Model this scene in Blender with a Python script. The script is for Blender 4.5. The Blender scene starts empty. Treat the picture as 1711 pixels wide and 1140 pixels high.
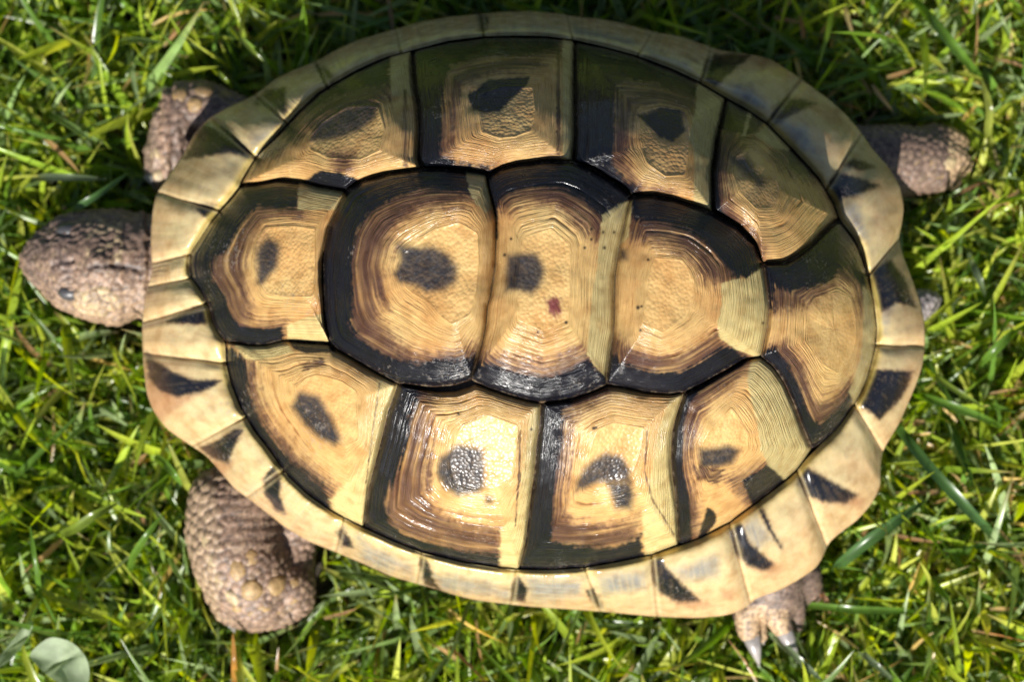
import bpy, math, random
import numpy as np
from mathutils import Vector, Matrix, kdtree

rng = np.random.default_rng(7)
random.seed(7)
scene = bpy.context.scene

# ---------------------------------------------------------------- camera
LENS, SENSOR = 50.0, 36.0
TILT = math.radians(5.0)
CAM = np.array([0.0, -0.0205, 0.288])
FWD = np.array([0.0, math.sin(TILT), -math.cos(TILT)])
UPV = np.array([0.0, math.cos(TILT), math.sin(TILT)])
RGT = np.array([1.0, 0.0, 0.0])
cd = bpy.data.cameras.new('camera')
cam = bpy.data.objects.new('camera', cd)
scene.collection.objects.link(cam)
cam.location = CAM
cam.rotation_euler = (TILT, 0, 0)
cd.lens = LENS
cd.sensor_width = SENSOR
cd.clip_start = 0.01
cd.clip_end = 100
cd.dof.use_dof = True
cd.dof.focus_distance = 0.230
cd.dof.aperture_fstop = 14
scene.camera = cam

# ---------------------------------------------------------------- light
SUN_DIR = Vector((-0.160, -0.800, 0.578)).normalized()
elev = math.asin(SUN_DIR.z)
w = bpy.data.worlds.new('World')
scene.world = w
w.use_nodes = True
nt = w.node_tree
bg = nt.nodes['Background']
sky = nt.nodes.new('ShaderNodeTexSky')
sky.sky_type = 'NISHITA'
sky.sun_disc = False
sky.sun_elevation = elev
sky.sun_rotation = math.atan2(SUN_DIR.x, SUN_DIR.y)
nt.links.new(sky.outputs[0], bg.inputs[0])
bg.inputs[1].default_value = 0.05
sd_ = bpy.data.lights.new('sun', 'SUN')
sd_.energy = 5.0
sd_.angle = math.radians(0.55)
sd_.color = (1.0, 0.965, 0.91)
sun = bpy.data.objects.new('sun', sd_)
scene.collection.objects.link(sun)
sun.rotation_euler = SUN_DIR.to_track_quat('Z', 'Y').to_euler()
sun.location = SUN_DIR * 3
vs = scene.view_settings
vs.view_transform = 'Standard'
vs.look = 'None'
vs.exposure = 0.80
vs.gamma = 1
vs.use_curve_mapping = False

# ---------------------------------------------------------------- helpers
def ray(px, py):
    xs = (np.asarray(px, float) - 855.5) / 1711 * SENSOR / LENS
    ys = -(np.asarray(py, float) - 570) / 1711 * SENSOR / LENS
    return FWD[None] + xs.ravel()[:, None] * RGT[None] + ys.ravel()[:, None] * UPV[None]

def W(px, py, z):
    """point of the place seen at photo pixel (px,py) at height z"""
    d = ray(np.atleast_1d(px), np.atleast_1d(py))
    z = np.broadcast_to(np.asarray(z, float), (d.shape[0],))
    s = (z - CAM[2]) / d[:, 2]
    return CAM[None] + d * s[:, None]

def Wv(px, py, z):
    return Vector(W(px, py, z)[0])

def P(*a):
    return np.array(a, float).reshape(-1, 2)

def new_mesh(name, V, F, mat, parent=None, smooth=True, cols=None, vals=None):
    V = np.asarray(V, np.float32)
    F = np.asarray(F, np.int32)
    me = bpy.data.meshes.new(name)
    k = F.shape[1]
    me.vertices.add(len(V)); me.vertices.foreach_set('co', V.ravel())
    me.loops.add(F.size); me.loops.foreach_set('vertex_index', F.ravel())
    me.polygons.add(len(F))
    me.polygons.foreach_set('loop_start', np.arange(0, F.size, k, dtype=np.int32))
    me.polygons.foreach_set('use_smooth', np.full(len(F), smooth))
    me.update(calc_edges=True)
    if cols is not None:
        a = me.color_attributes.new('pigment', 'FLOAT_COLOR', 'POINT')
        c4 = np.ones((len(V), 4), np.float32); c4[:, :3] = cols
        a.data.foreach_set('color', c4.ravel())
    if vals is not None:
        for n, v in vals.items():
            a = me.attributes.new(n, 'FLOAT', 'POINT')
            a.data.foreach_set('value', np.asarray(v, np.float32))
    me.materials.append(mat)
    o = bpy.data.objects.new(name, me)
    scene.collection.objects.link(o)
    if parent is not None:
        o.parent = parent
    return o

def grid_faces(nr, nc, wrap=False):
    r = np.arange(nr - 1)[:, None]; c = np.arange(nc if wrap else nc - 1)[None]
    c2 = (c + 1) % nc
    a = r * nc + c; b = r * nc + c2; d = (r + 1) * nc + c; e = (r + 1) * nc + c2
    return np.stack([a, b, e, d], -1).reshape(-1, 4)

def hash2(ix, iy, seed):
    h = (ix.astype(np.int64) * 374761393 + iy.astype(np.int64) * 668265263 + seed * 974634777) & 0xffffffff
    h = ((h ^ (h >> 13)) * 1274126177) & 0xffffffff
    return ((h ^ (h >> 16)) & 0xffff) / 65535.0

def noise2(x, y, seed=0):
    x = np.asarray(x, float); y = np.asarray(y, float)
    x, y = np.broadcast_arrays(x, y)
    ix = np.floor(x); iy = np.floor(y); fx = x - ix; fy = y - iy
    fx = fx * fx * (3 - 2 * fx); fy = fy * fy * (3 - 2 * fy)
    a = hash2(ix, iy, seed); b = hash2(ix + 1, iy, seed)
    c = hash2(ix, iy + 1, seed); d = hash2(ix + 1, iy + 1, seed)
    return (a + (b - a) * fx) * (1 - fy) + (c + (d - c) * fx) * fy - 0.5

def fbm(x, y, seed=0, o=4):
    s = 0; amp = 1
    for i in range(o):
        s = s + amp * noise2(x * 2 ** i, y * 2 ** i, seed + i * 17)
        amp *= 0.5
    return s

def sstep(a, b, x):
    t = np.clip((x - a) / (b - a), 0, 1)
    return t * t * (3 - 2 * t)

def poly_sd(poly, x, y):
    """signed distance, negative inside"""
    n = len(poly)
    best = np.full(x.shape, 1e18); inside = np.zeros(x.shape, bool)
    for i in range(n):
        ax, ay = poly[i]; bx, by = poly[(i + 1) % n]
        ex, ey = bx - ax, by - ay
        t = np.clip(((x - ax) * ex + (y - ay) * ey) / (ex * ex + ey * ey + 1e-12), 0, 1)
        best = np.minimum(best, (x - ax - t * ex) ** 2 + (y - ay - t * ey) ** 2)
        if abs(ey) > 1e-9:
            cr = ((ay > y) != (by > y)) & (x < ex * (y - ay) / ey + ax)
            inside ^= cr
    dd = np.sqrt(best)
    return np.where(inside, -dd, dd)

def smooth_path(p, n, closed=False, k=2):
    """resample a polyline to n points by arc length with light smoothing"""
    p = np.asarray(p, float)
    if closed: p = np.vstack([p, p[:1]])
    L = np.r_[0, np.cumsum(np.linalg.norm(np.diff(p, axis=0), axis=1))]
    s = np.linspace(0, L[-1], n + (1 if closed else 0))
    q = np.stack([np.interp(s, L, p[:, i]) for i in range(p.shape[1])], 1)
    if closed:
        q = q[:-1]
        for _ in range(k):
            q = 0.25 * np.roll(q, 1, 0) + 0.5 * q + 0.25 * np.roll(q, -1, 0)
    else:
        for _ in range(k):
            q[1:-1] = 0.25 * q[:-2] + 0.5 * q[1:-1] + 0.25 * q[2:]
    return q

# ---------------------------------------------------------------- materials
def mat_new(name):
    m = bpy.data.materials.new(name); m.use_nodes = True
    n = m.node_tree.nodes; l = m.node_tree.links
    return m, n, l, n['Principled BSDF']

def N(n, t, **kw):
    x = n.new(t)
    for k, v in kw.items(): setattr(x, k, v)
    return x

def horn_material():
    m, n, l, b = mat_new('horn')
    at = N(n, 'ShaderNodeAttribute', attribute_name='pigment')
    gr = N(n, 'ShaderNodeAttribute', attribute_name='growth')
    sw = N(n, 'ShaderNodeAttribute', attribute_name='sweep')
    ar = N(n, 'ShaderNodeAttribute', attribute_name='areola')
    tc = N(n, 'ShaderNodeTexCoord')
    cb = N(n, 'ShaderNodeCombineXYZ')
    l.new(gr.outputs['Fac'], cb.inputs[0]); l.new(sw.outputs['Fac'], cb.inputs[1])
    # growth striae
    nz = N(n, 'ShaderNodeTexNoise'); nz.inputs['Scale'].default_value = 1.0
    nz.inputs['Detail'].default_value = 3
    mp = N(n, 'ShaderNodeMapping'); mp.inputs['Scale'].default_value = (52, 3, 1)
    l.new(cb.outputs[0], mp.inputs[0]); l.new(mp.outputs[0], nz.inputs[0])
    # scattered mottling
    n2 = N(n, 'ShaderNodeTexNoise'); n2.inputs['Scale'].default_value = 420; n2.inputs['Detail'].default_value = 5
    l.new(tc.outputs['Object'], n2.inputs[0])
    # pebbled areola
    vo = N(n, 'ShaderNodeTexVoronoi', feature='F1'); vo.inputs['Scale'].default_value = 1550
    nd = N(n, 'ShaderNodeTexNoise'); nd.inputs['Scale'].default_value = 700
    l.new(tc.outputs['Object'], nd.inputs[0])
    ad = N(n, 'ShaderNodeMixRGB', blend_type='LINEAR_LIGHT'); ad.inputs[0].default_value = 0.00022
    l.new(tc.outputs['Object'], ad.inputs[1]); l.new(nd.outputs['Color'], ad.inputs[2])
    l.new(ad.outputs[0], vo.inputs[0])
    inv = N(n, 'ShaderNodeMath', operation='MULTIPLY_ADD'); inv.inputs[1].default_value = -1; inv.inputs[2].default_value = 1
    l.new(vo.outputs['Distance'], inv.inputs[0])
    mu = N(n, 'ShaderNodeMath', operation='MULTIPLY'); l.new(inv.outputs[0], mu.inputs[0]); l.new(ar.outputs['Fac'], mu.inputs[1])
    # colour: value jitter
    hs = N(n, 'ShaderNodeHueSaturation')
    mr = N(n, 'ShaderNodeMapRange'); mr.inputs[1].default_value = 0.25; mr.inputs[2].default_value = 0.75
    mr.inputs[3].default_value = 0.87; mr.inputs[4].default_value = 1.08
    l.new(nz.outputs['Fac'], mr.inputs[0])
    mm = N(n, 'ShaderNodeMix'); l.new(ar.outputs['Fac'], mm.inputs[0]); l.new(mr.outputs[0], mm.inputs[2]); mm.inputs[3].default_value = 1.0
    l.new(mm.outputs[0], hs.inputs['Value']); l.new(at.outputs['Color'], hs.inputs['Color'])
    mx = N(n, 'ShaderNodeMixRGB', blend_type='MULTIPLY')
    cr = N(n, 'ShaderNodeValToRGB'); cr.color_ramp.elements[0].position = 0.3; cr.color_ramp.elements[1].position = 0.55
    cr.color_ramp.elements[0].color = (0.72, 0.62, 0.55, 1); cr.color_ramp.elements[1].color = (1, 1, 1, 1)
    l.new(n2.outputs['Fac'], cr.inputs[0]); mx.inputs[0].default_value = 0.75
    l.new(hs.outputs[0], mx.inputs[1]); l.new(cr.outputs[0], mx.inputs[2])
    # pale scuffs and dust
    n3 = N(n, 'ShaderNodeTexNoise'); n3.inputs['Scale'].default_value = 1500; n3.inputs['Detail'].default_value = 4
    l.new(tc.outputs['Object'], n3.inputs[0])
    n4 = N(n, 'ShaderNodeTexNoise'); n4.inputs['Scale'].default_value = 90
    l.new(tc.outputs['Object'], n4.inputs[0])
    m3 = N(n, 'ShaderNodeMath', operation='MULTIPLY'); l.new(n3.outputs['Fac'], m3.inputs[0]); l.new(n4.outputs['Fac'], m3.inputs[1])
    r3 = N(n, 'ShaderNodeMapRange'); r3.inputs[1].default_value = 0.37; r3.inputs[2].default_value = 0.46
    r3.inputs[3].default_value = 0; r3.inputs[4].default_value = 0.3
    l.new(m3.outputs[0], r3.inputs[0])
    mx2 = N(n, 'ShaderNodeMixRGB'); mx2.inputs[2].default_value = (0.30, 0.26, 0.22, 1)
    l.new(r3.outputs[0], mx2.inputs[0]); l.new(mx.outputs[0], mx2.inputs[1])
    l.new(mx2.outputs[0], b.inputs['Base Color'])
    b.inputs['IOR'].default_value = 1.45
    rr = N(n, 'ShaderNodeMapRange'); rr.inputs[3].default_value = 0.15; rr.inputs[4].default_value = 0.30
    l.new(n2.outputs['Fac'], rr.inputs[0]); rr.inputs[1].default_value = 0.3; rr.inputs[2].default_value = 0.7
    ra_ = N(n, 'ShaderNodeMath', operation='MULTIPLY_ADD'); ra_.inputs[1].default_value = 0.14; l.new(ar.outputs['Fac'], ra_.inputs[0]); l.new(rr.outputs[0], ra_.inputs[2])
    l.new(ra_.outputs[0], b.inputs['Roughness'])
    b.inputs['Subsurface Weight'].default_value = 0.12
    b.inputs['Subsurface Radius'].default_value = (1.0, 0.45, 0.15)
    b.inputs['Subsurface Scale'].default_value = 0.0012
    # bump
    b1 = N(n, 'ShaderNodeBump'); b1.inputs['Distance'].default_value = 0.00026
    i1 = N(n, 'ShaderNodeMath', operation='MULTIPLY_ADD'); i1.inputs[1].default_value = -1; i1.inputs[2].default_value = 1.0
    l.new(ar.outputs['Fac'], i1.inputs[0]); l.new(i1.outputs[0], b1.inputs['Strength'])
    l.new(nz.outputs['Fac'], b1.inputs['Height'])
    b2 = N(n, 'ShaderNodeBump'); b2.inputs['Strength'].default_value = 0.6; b2.inputs['Distance'].default_value = 0.00020
    l.new(mu.outputs[0], b2.inputs['Height']); l.new(b1.outputs[0], b2.inputs['Normal'])
    b3 = N(n, 'ShaderNodeBump'); b3.inputs['Strength'].default_value = 0.16; b3.inputs['Distance'].default_value = 0.0001
    l.new(n3.outputs['Fac'], b3.inputs['Height']); l.new(b2.outputs[0], b3.inputs['Normal'])
    l.new(b3.outputs[0], b.inputs['Normal'])
    return m

def skin_material():
    m, n, l, b = mat_new('skin')
    at = N(n, 'ShaderNodeAttribute', attribute_name='pigment')
    tc = N(n, 'ShaderNodeTexCoord')
    n2 = N(n, 'ShaderNodeTexNoise'); n2.inputs['Scale'].default_value = 900; n2.inputs['Detail'].default_value = 5
    l.new(tc.outputs['Object'], n2.inputs[0])
    mr = N(n, 'ShaderNodeMapRange'); mr.inputs[1].default_value = 0.3; mr.inputs[2].default_value = 0.7
    mr.inputs[3].default_value = 0.6; mr.inputs[4].default_value = 1.35
    l.new(n2.outputs['Fac'], mr.inputs[0])
    hs = N(n, 'ShaderNodeHueSaturation'); l.new(mr.outputs[0], hs.inputs['Value']); l.new(at.outputs['Color'], hs.inputs['Color'])
    l.new(hs.outputs[0], b.inputs['Base Color'])
    b.inputs['Roughness'].default_value = 0.55
    b.inputs['Subsurface Weight'].default_value = 0.1
    b.inputs['Subsurface Radius'].default_value = (1.0, 0.4, 0.25)
    b.inputs['Subsurface Scale'].default_value = 0.0008
    bm = N(n, 'ShaderNodeBump'); bm.inputs['Strength'].default_value = 0.8; bm.inputs['Distance'].default_value = 0.00025
    l.new(n2.outputs['Fac'], bm.inputs['Height']); l.new(bm.outputs[0], b.inputs['Normal'])
    return m

def plain(name, col, rough=0.4, noise=900, var=0.3, bump=0.0001):
    m, n, l, b = mat_new(name)
    tc = N(n, 'ShaderNodeTexCoord')
    nz = N(n, 'ShaderNodeTexNoise'); nz.inputs['Scale'].default_value = noise; nz.inputs['Detail'].default_value = 4
    l.new(tc.outputs['Object'], nz.inputs[0])
    hs = N(n, 'ShaderNodeHueSaturation'); hs.inputs['Color'].default_value = (*col, 1)
    mr = N(n, 'ShaderNodeMapRange'); mr.inputs[1].default_value = 0.3; mr.inputs[2].default_value = 0.7
    mr.inputs[3].default_value = 1 - var; mr.inputs[4].default_value = 1 + var
    l.new(nz.outputs['Fac'], mr.inputs[0]); l.new(mr.outputs[0], hs.inputs['Value'])
    l.new(hs.outputs[0], b.inputs['Base Color'])
    b.inputs['Roughness'].default_value = rough
    bm = N(n, 'ShaderNodeBump'); bm.inputs['Strength'].default_value = 0.7; bm.inputs['Distance'].default_value = bump
    l.new(nz.outputs['Fac'], bm.inputs['Height']); l.new(bm.outputs[0], b.inputs['Normal'])
    return m

def leaf_material():
    m, n, l, b = mat_new('grass_leaf')
    at = N(n, 'ShaderNodeAttribute', attribute_name='pigment')
    tc = N(n, 'ShaderNodeTexCoord')
    nz = N(n, 'ShaderNodeTexNoise'); nz.inputs['Scale'].default_value = 260; nz.inputs['Detail'].default_value = 3
    l.new(tc.outputs['Object'], nz.inputs[0])
    mr = N(n, 'ShaderNodeMapRange'); mr.inputs[1].default_value = 0.3; mr.inputs[2].default_value = 0.7
    mr.inputs[3].default_value = 0.75; mr.inputs[4].default_value = 1.25
    l.new(nz.outputs['Fac'], mr.inputs[0])
    hs = N(n, 'ShaderNodeHueSaturation'); l.new(mr.outputs[0], hs.inputs['Value']); l.new(at.outputs['Color'], hs.inputs['Color'])
    l.new(hs.outputs[0], b.inputs['Base Color'])
    b.inputs['Roughness'].default_value = 0.27
    b.inputs['IOR'].default_value = 1.45
    tr = N(n, 'ShaderNodeBsdfTranslucent')
    h2 = N(n, 'ShaderNodeHueSaturation'); h2.inputs['Hue'].default_value = 0.485; h2.inputs['Saturation'].default_value = 1.15
    h2.inputs['Value'].default_value = 1.75
    l.new(hs.outputs[0], h2.inputs['Color']); l.new(h2.outputs[0], tr.inputs[0])
    mx = N(n, 'ShaderNodeMixShader'); mx.inputs[0].default_value = 0.42
    out = n['Material Output']
    l.new(b.outputs[0], mx.inputs[1]); l.new(tr.outputs[0], mx.inputs[2]); l.new(mx.outputs[0], out.inputs[0])
    return m

def soil_material():
    m, n, l, b = mat_new('soil')
    tc = N(n, 'ShaderNodeTexCoord')
    nz = N(n, 'ShaderNodeTexNoise'); nz.inputs['Scale'].default_value = 60; nz.inputs['Detail'].default_value = 8
    l.new(tc.outputs['Object'], nz.inputs[0])
    cr = N(n, 'ShaderNodeValToRGB')
    e = cr.color_ramp.elements
    e[0].position = 0.35; e[0].color = (0.012, 0.010, 0.006, 1)
    e[1].position = 0.62; e[1].color = (0.045, 0.032, 0.018, 1)
    e.new(0.75).color = (0.03, 0.05, 0.012, 1)
    l.new(nz.outputs['Fac'], cr.inputs[0]); l.new(cr.outputs[0], b.inputs['Base Color'])
    b.inputs['Roughness'].default_value = 0.9
    bm = N(n, 'ShaderNodeBump'); bm.inputs['Strength'].default_value = 1; bm.inputs['Distance'].default_value = 0.003
    l.new(nz.outputs['Fac'], bm.inputs['Height']); l.new(bm.outputs[0], b.inputs['Normal'])
    return m

MATTE = leaf_material(); MATTE.name = 'matte_leaf'; MATTE.node_tree.nodes['Principled BSDF'].inputs['Roughness'].default_value = 0.6
HORN = horn_material(); SKIN = skin_material(); LEAF = leaf_material(); SOIL = soil_material()
CLAW = plain('claw_horn', (0.27, 0.245, 0.23), 0.3, 600, 0.35)
EYEM = plain('eye', (0.05, 0.048, 0.052), 0.4, 900, 0.2, 0.00001)
SEAM = plain('seam_horn', (0.05, 0.032, 0.018), 0.6, 1400, 0.6)

# ---------------------------------------------------------------- the shell: traced outlines (photo pixels)
INNER = P(400,311, 401,304, 414,282, 429,258, 462,225, 495,188, 532,153, 560,136, 593,117, 628,101, 651,92,
 688,83, 747,67, 808,59.5, 864,58, 911,59, 956,64.5, 1007,76, 1066,92, 1124,114, 1166,134, 1213,162, 1245,179,
 1278,201, 1322,245, 1350,275, 1369,297, 1384,322, 1395,342, 1404,367, 1428,398, 1440,425, 1451,460, 1461,505,
 1466,548, 1464,580, 1459,600, 1451,628, 1440,655, 1428,677, 1402,713, 1376,739, 1346,769, 1332,788, 1317,802,
 1266,841, 1219,876, 1170,901, 1136,913, 1089,929, 1030,941, 977,950.5, 920,954, 866,953.5, 834,951, 771,941,
 705,925, 654,905, 607,883, 576,868, 554,856, 514,828, 481,797, 462,771, 444,746, 424,721, 401,682, 385,641,
 377,605, 376,572, 368,561, 356,540, 349,515, 342,500, 331,480, 319,466, 315,445, 317,424, 336,395, 353,368,
 370,347, 388,326)
OUTER = P(256,454, 252,425, 252,390, 255,350, 262,320, 277,300, 303,263, 324,223, 347,199, 380,179, 424,160,
 464,128, 499,113, 527,103, 558,85, 593,68, 630,57, 661,48, 700,36, 747,28, 801,23, 841,19, 888,18, 935,22,
 960,27, 995,30, 1042,38, 1089,52, 1136,60, 1171,72, 1206,84, 1253,90, 1288,98, 1315,115, 1345,136, 1381,162,
 1412,189, 1437,219, 1458,249, 1486,280, 1505,313, 1511,345, 1507,375, 1501,398, 1508,424, 1518,450, 1528,476,
 1538,505, 1545,540, 1546,575, 1542,610, 1532,640, 1519,671, 1503,708, 1488,732, 1474,756, 1471,787, 1473,810,
 1458,841, 1433,870, 1404,891, 1384,908, 1377,928, 1365,949, 1339,967, 1304,987, 1262,1001, 1250,1014, 1235,1023,
 1210,1030, 1163,1034, 1089,1031, 1007,1023, 950,1019, 890,1015, 853,1011, 794,1004, 759,995, 724,984, 691,975,
 654,964, 607,943, 560,923, 514,905, 479,884, 445,857, 418,836, 392,818, 369,790, 345,762, 322,747, 303,735,
 277,716, 255,686, 244,655, 239,604, 237,557, 239,522, 243,494, 250,466)
ZS, ZAP, PEXP = 0.0360, 0.0670, 2.7
inw = W(INNER[:, 0], INNER[:, 1], ZS)
CEN = np.array([(inw[:, 0].min() + inw[:, 0].max()) / 2, (inw[:, 1].min() + inw[:, 1].max()) / 2])
def table(wp, blur):
    a = np.arctan2(wp[:, 1] - CEN[1], wp[:, 0] - CEN[0]); r = np.hypot(wp[:, 0] - CEN[0], wp[:, 1] - CEN[1])
    o = np.argsort(a); a = a[o]; r = r[o]
    a = np.r_[a[-6:] - 2 * np.pi, a, a[:6] + 2 * np.pi]; r = np.r_[r[-6:], r, r[:6]]
    th = np.linspace(-np.pi, np.pi, 721)[:-1]
    R = np.interp(th, a, r)
    k = np.exp(-0.5 * (np.arange(-90, 91) / (blur * 2)) ** 2); k /= k.sum()
    R = np.convolve(np.r_[R[-90:], R, R[:90]], k, 'valid')
    return np.r_[R, R[:1]]
TH = np.linspace(-np.pi, np.pi, 721)
RSEAM = table(inw, 9.0)
def dome(x, y):
    dx = x - CEN[0]; dy = y - CEN[1]
    rho = np.hypot(dx, dy) / np.interp(np.arctan2(dy, dx), TH, RSEAM)
    cf = np.clip(-dx / (np.hypot(dx, dy) + 1e-9), 0, 1) ** 3
    return ZS + (ZAP - ZS) * (1 - rho ** (PEXP - 0.95 * cf))
def zrim(px):
    t = np.clip((np.asarray(px, float) - 240) / 1305, 0, 1)
    return 0.0185 + 0.0060 * np.abs(2 * t - 1) ** 2 + 0.0025 * np.clip((t - 0.6) / 0.4, 0, 1)
def solve(px, py, H):
    """where the ray through a pixel meets the dome raised by H"""
    d = ray(px, py); H = np.broadcast_to(H, (len(d),))
    def pt(z):
        s = (z - CAM[2]) / d[:, 2]
        return CAM[0] + d[:, 0] * s, CAM[1] + d[:, 1] * s
    zh = np.full(len(d), ZAP + 0.006); zl = zh.copy(); found = np.zeros(len(d), bool)
    for z in np.arange(ZAP + 0.005, 0.008, -0.0016):
        x, y = pt(np.full(len(d), z))
        f = z - dome(x, y) - H
        hit = (~found) & (f <= 0)
        zl[hit] = z; found |= hit
        zh[~found] = z
    zl[~found] = zh[~found]
    for _ in range(14):
        zm = (zh + zl) / 2; x, y = pt(zm)
        up = zm - dome(x, y) - H > 0
        zh = np.where(up, zm, zh); zl = np.where(up, zl, zm)
    x, y = pt(zm)
    return np.stack([x, y, zm], 1)

# pigments (linear albedo)
TAN = np.array([0.53, 0.310, 0.112]); TAN2 = np.array([0.47, 0.255, 0.095]); YEL = np.array([0.53, 0.42, 0.18])
BLK = np.array([0.008, 0.008, 0.0115]); BRN = np.array([0.080, 0.040, 0.027]); GRY = np.array([0.17, 0.165, 0.15])
PAL = np.array([0.48, 0.40, 0.215]); ORG = np.array([0.47, 0.305, 0.160]); PUR = np.array([0.16, 0.045, 0.04])
SPT = np.array([0.030, 0.027, 0.029]); OLV = np.array([0.43, 0.345, 0.155])
COL = dict(K=BLK, B=BRN, Y=YEL, G=GRY, S=SPT, P=PUR, O=OLV, T=TAN)
def mixc(c, col, a):
    return c * (1 - a[:, None]) + col[None] * a[:, None]

V1=dict(bnd=P(317,424, 336,395, 353,368, 370,347, 388,326, 400,311, 429,306, 464,300, 502,304, 530,312, 577,320, 562,349, 551,372, 544,405, 538,436, 538,471, 540,506, 541,530, 544,552, 551,573, 485,569, 474,569, 441,577, 413,577, 394,573, 377,571, 368,561, 356,540, 349,510, 342,500, 331,480, 319,466, 315,445),
 are=P(447,384, 490,381, 525,385, 526,440, 523,494, 480,493, 448,488, 430,450, 432,405),
 paint=[('B',12,P(300,424, 352,350, 400,295, 440,290, 515,290, 505,362, 450,360, 432,385, 418,420, 410,470, 418,525, 425,540, 480,535, 480,590, 440,600, 377,590, 330,540, 300,466)),
        ('K',7,P(290,424, 352,330, 400,290, 440,290, 505,290, 497,350, 432,345, 415,358, 398,385, 380,420, 362,428, 354,445, 356,468, 378,495, 386,528, 402,546, 440,549, 470,546, 476,566, 441,600, 377,590, 300,540, 290,466)),
        ('S',5,P(448,396, 464,405, 469,419, 464,447, 452,461, 438,478, 429,475, 427,424, 434,407)),
        ('O',2,P(501,290, 600,290, 562,350, 497,351)),
        ('Y',3,P(480,543, 520,528, 560,520, 570,600, 478,600))])
V2=dict(bnd=P(577,320, 583,314, 607,302, 649,288, 703,281, 736,281, 771,285, 794,289, 812,292, 815,305, 822,330, 829,365, 829,400, 827,447, 820,494, 815,510, 812,545, 806,576, 794,611, 787,635, 759,644, 724,647, 691,644, 665,641, 654,636, 621,618, 593,601, 560,583, 551,573, 544,552, 541,530, 540,506, 538,471, 538,436, 544,405, 551,372, 562,349),
 are=P(729,386, 764,375, 797,391, 799,440, 794,494, 785,524, 754,538, 733,522, 718,500, 684,478, 672,450, 678,424),
 paint=[('B',16,P(560,290, 700,270, 800,270, 800,330, 745,340, 700,345, 665,372, 652,410, 640,470, 636,535, 668,575, 705,590, 745,590, 810,570, 800,660, 690,670, 590,620, 520,560, 510,430)),
        ('K',9,P(560,290, 700,260, 800,260, 790,325, 747,317, 700,315, 657,336, 625,356, 600,385, 592,420, 588,471, 587,540, 600,562, 640,590, 695,606, 725,600, 755,600, 795,595, 800,670, 690,670, 590,630, 500,560, 500,430)),
        ('S',5,P(663,408, 700,412, 724,412, 747,422, 766,445, 764,471, 743,487, 712,491, 693,478, 665,473, 655,459, 668,436)),
        ('O',2,P(774,270, 797,270, 815,300, 822,349, 812,356, 795,340, 785,321))])
V3=dict(bnd=P(815,292, 836,281, 864,274, 911,269, 956,269, 984,279, 1019,300, 1042,314, 1056,327, 1052,337, 1047,358, 1040,389, 1033,424, 1028,459, 1027,506, 1026,540, 1025,557, 1019,592, 1014,627, 1014,643, 988,655, 956,667, 930,671, 904,674, 888,671, 853,662, 818,650, 787,635, 794,611, 806,576, 812,545, 815,510, 820,494, 827,447, 829,400, 829,365, 822,330, 815,305),
 are=P(878,398, 921,384, 949,412, 949,460, 949,494, 944,533, 907,550, 867,533, 866,500, 868,460, 872,424),
 paint=[('B',14,P(800,270, 911,250, 1000,270, 1080,330, 1030,372, 1002,400, 960,372, 925,338, 880,335, 845,350, 800,360)),
        ('B',14,P(770,580, 800,585, 850,604, 911,610, 975,583, 1040,600, 1020,680, 904,690, 770,650)),
        ('K',8,P(800,260, 911,240, 1020,270, 1080,330, 1042,350, 1005,362, 972,333, 937,315, 888,313, 850,322, 826,345, 815,330)),
        ('K',8,P(770,600, 799,604, 830,612, 864,624, 911,632, 950,622, 980,599, 1030,640, 1010,670, 904,690, 770,650)),
        ('K',5,P(808,280, 832,290, 832,400, 822,400)),
        ('S',4,P(846,426, 874,422, 897,424, 911,450, 904,478, 888,494, 864,487, 843,487)),
        ('P',9,P(912,500, 935,495, 938,520, 928,534, 915,522)),
        ('O',2,P(1006,360, 1032,342, 1070,330, 1033,430, 1030,527, 1025,600, 1020,650, 1010,628, 993,611, 981,590, 986,527, 998,440, 1001,400))])
V4=dict(bnd=P(1056,327, 1089,326, 1124,332, 1159,342, 1190,354, 1206,363, 1237,382, 1265,410, 1275,439, 1280,469, 1285,511, 1282,546, 1275,582, 1271,596, 1248,599, 1206,622, 1171,643, 1143,656, 1124,659, 1077,656, 1040,648, 1014,643, 1014,627, 1019,592, 1025,557, 1026,540, 1027,506, 1028,459, 1033,424, 1040,389, 1047,358, 1052,337),
 are=P(1096,434, 1138,437, 1150,455, 1155,471, 1155,494, 1145,524, 1108,554, 1075,538, 1080,510, 1084,470),
 paint=[('B',12,P(1040,320, 1089,300, 1190,330, 1290,400, 1275,455, 1230,468, 1200,475, 1178,466, 1159,430, 1124,413, 1085,398, 1060,398, 1046,380)),
        ('B',12,P(1000,575, 1030,570, 1075,592, 1120,598, 1159,580, 1196,557, 1260,590, 1143,680, 1000,670)),
        ('K',7,P(1050,310, 1089,300, 1190,330, 1290,400, 1275,447, 1248,466, 1230,465, 1210,440, 1185,408, 1148,384, 1101,370, 1062,368, 1052,360)),
        ('K',7,P(1000,580, 1021,590, 1040,604, 1089,620, 1136,622, 1171,604, 1206,578, 1225,582, 1251,600, 1143,680, 1000,670)),
        ('Y',3,P(1042,335, 1057,335, 1050,395, 1036,410)),
        ('S',4,P(1034,416, 1047,417, 1048,434, 1034,434)),
        ('Y',2.5,P(1204,474, 1227,467, 1248,466, 1275,446, 1310,500, 1290,605, 1266,599, 1230,584, 1203,566, 1198,540, 1206,510))])
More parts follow.
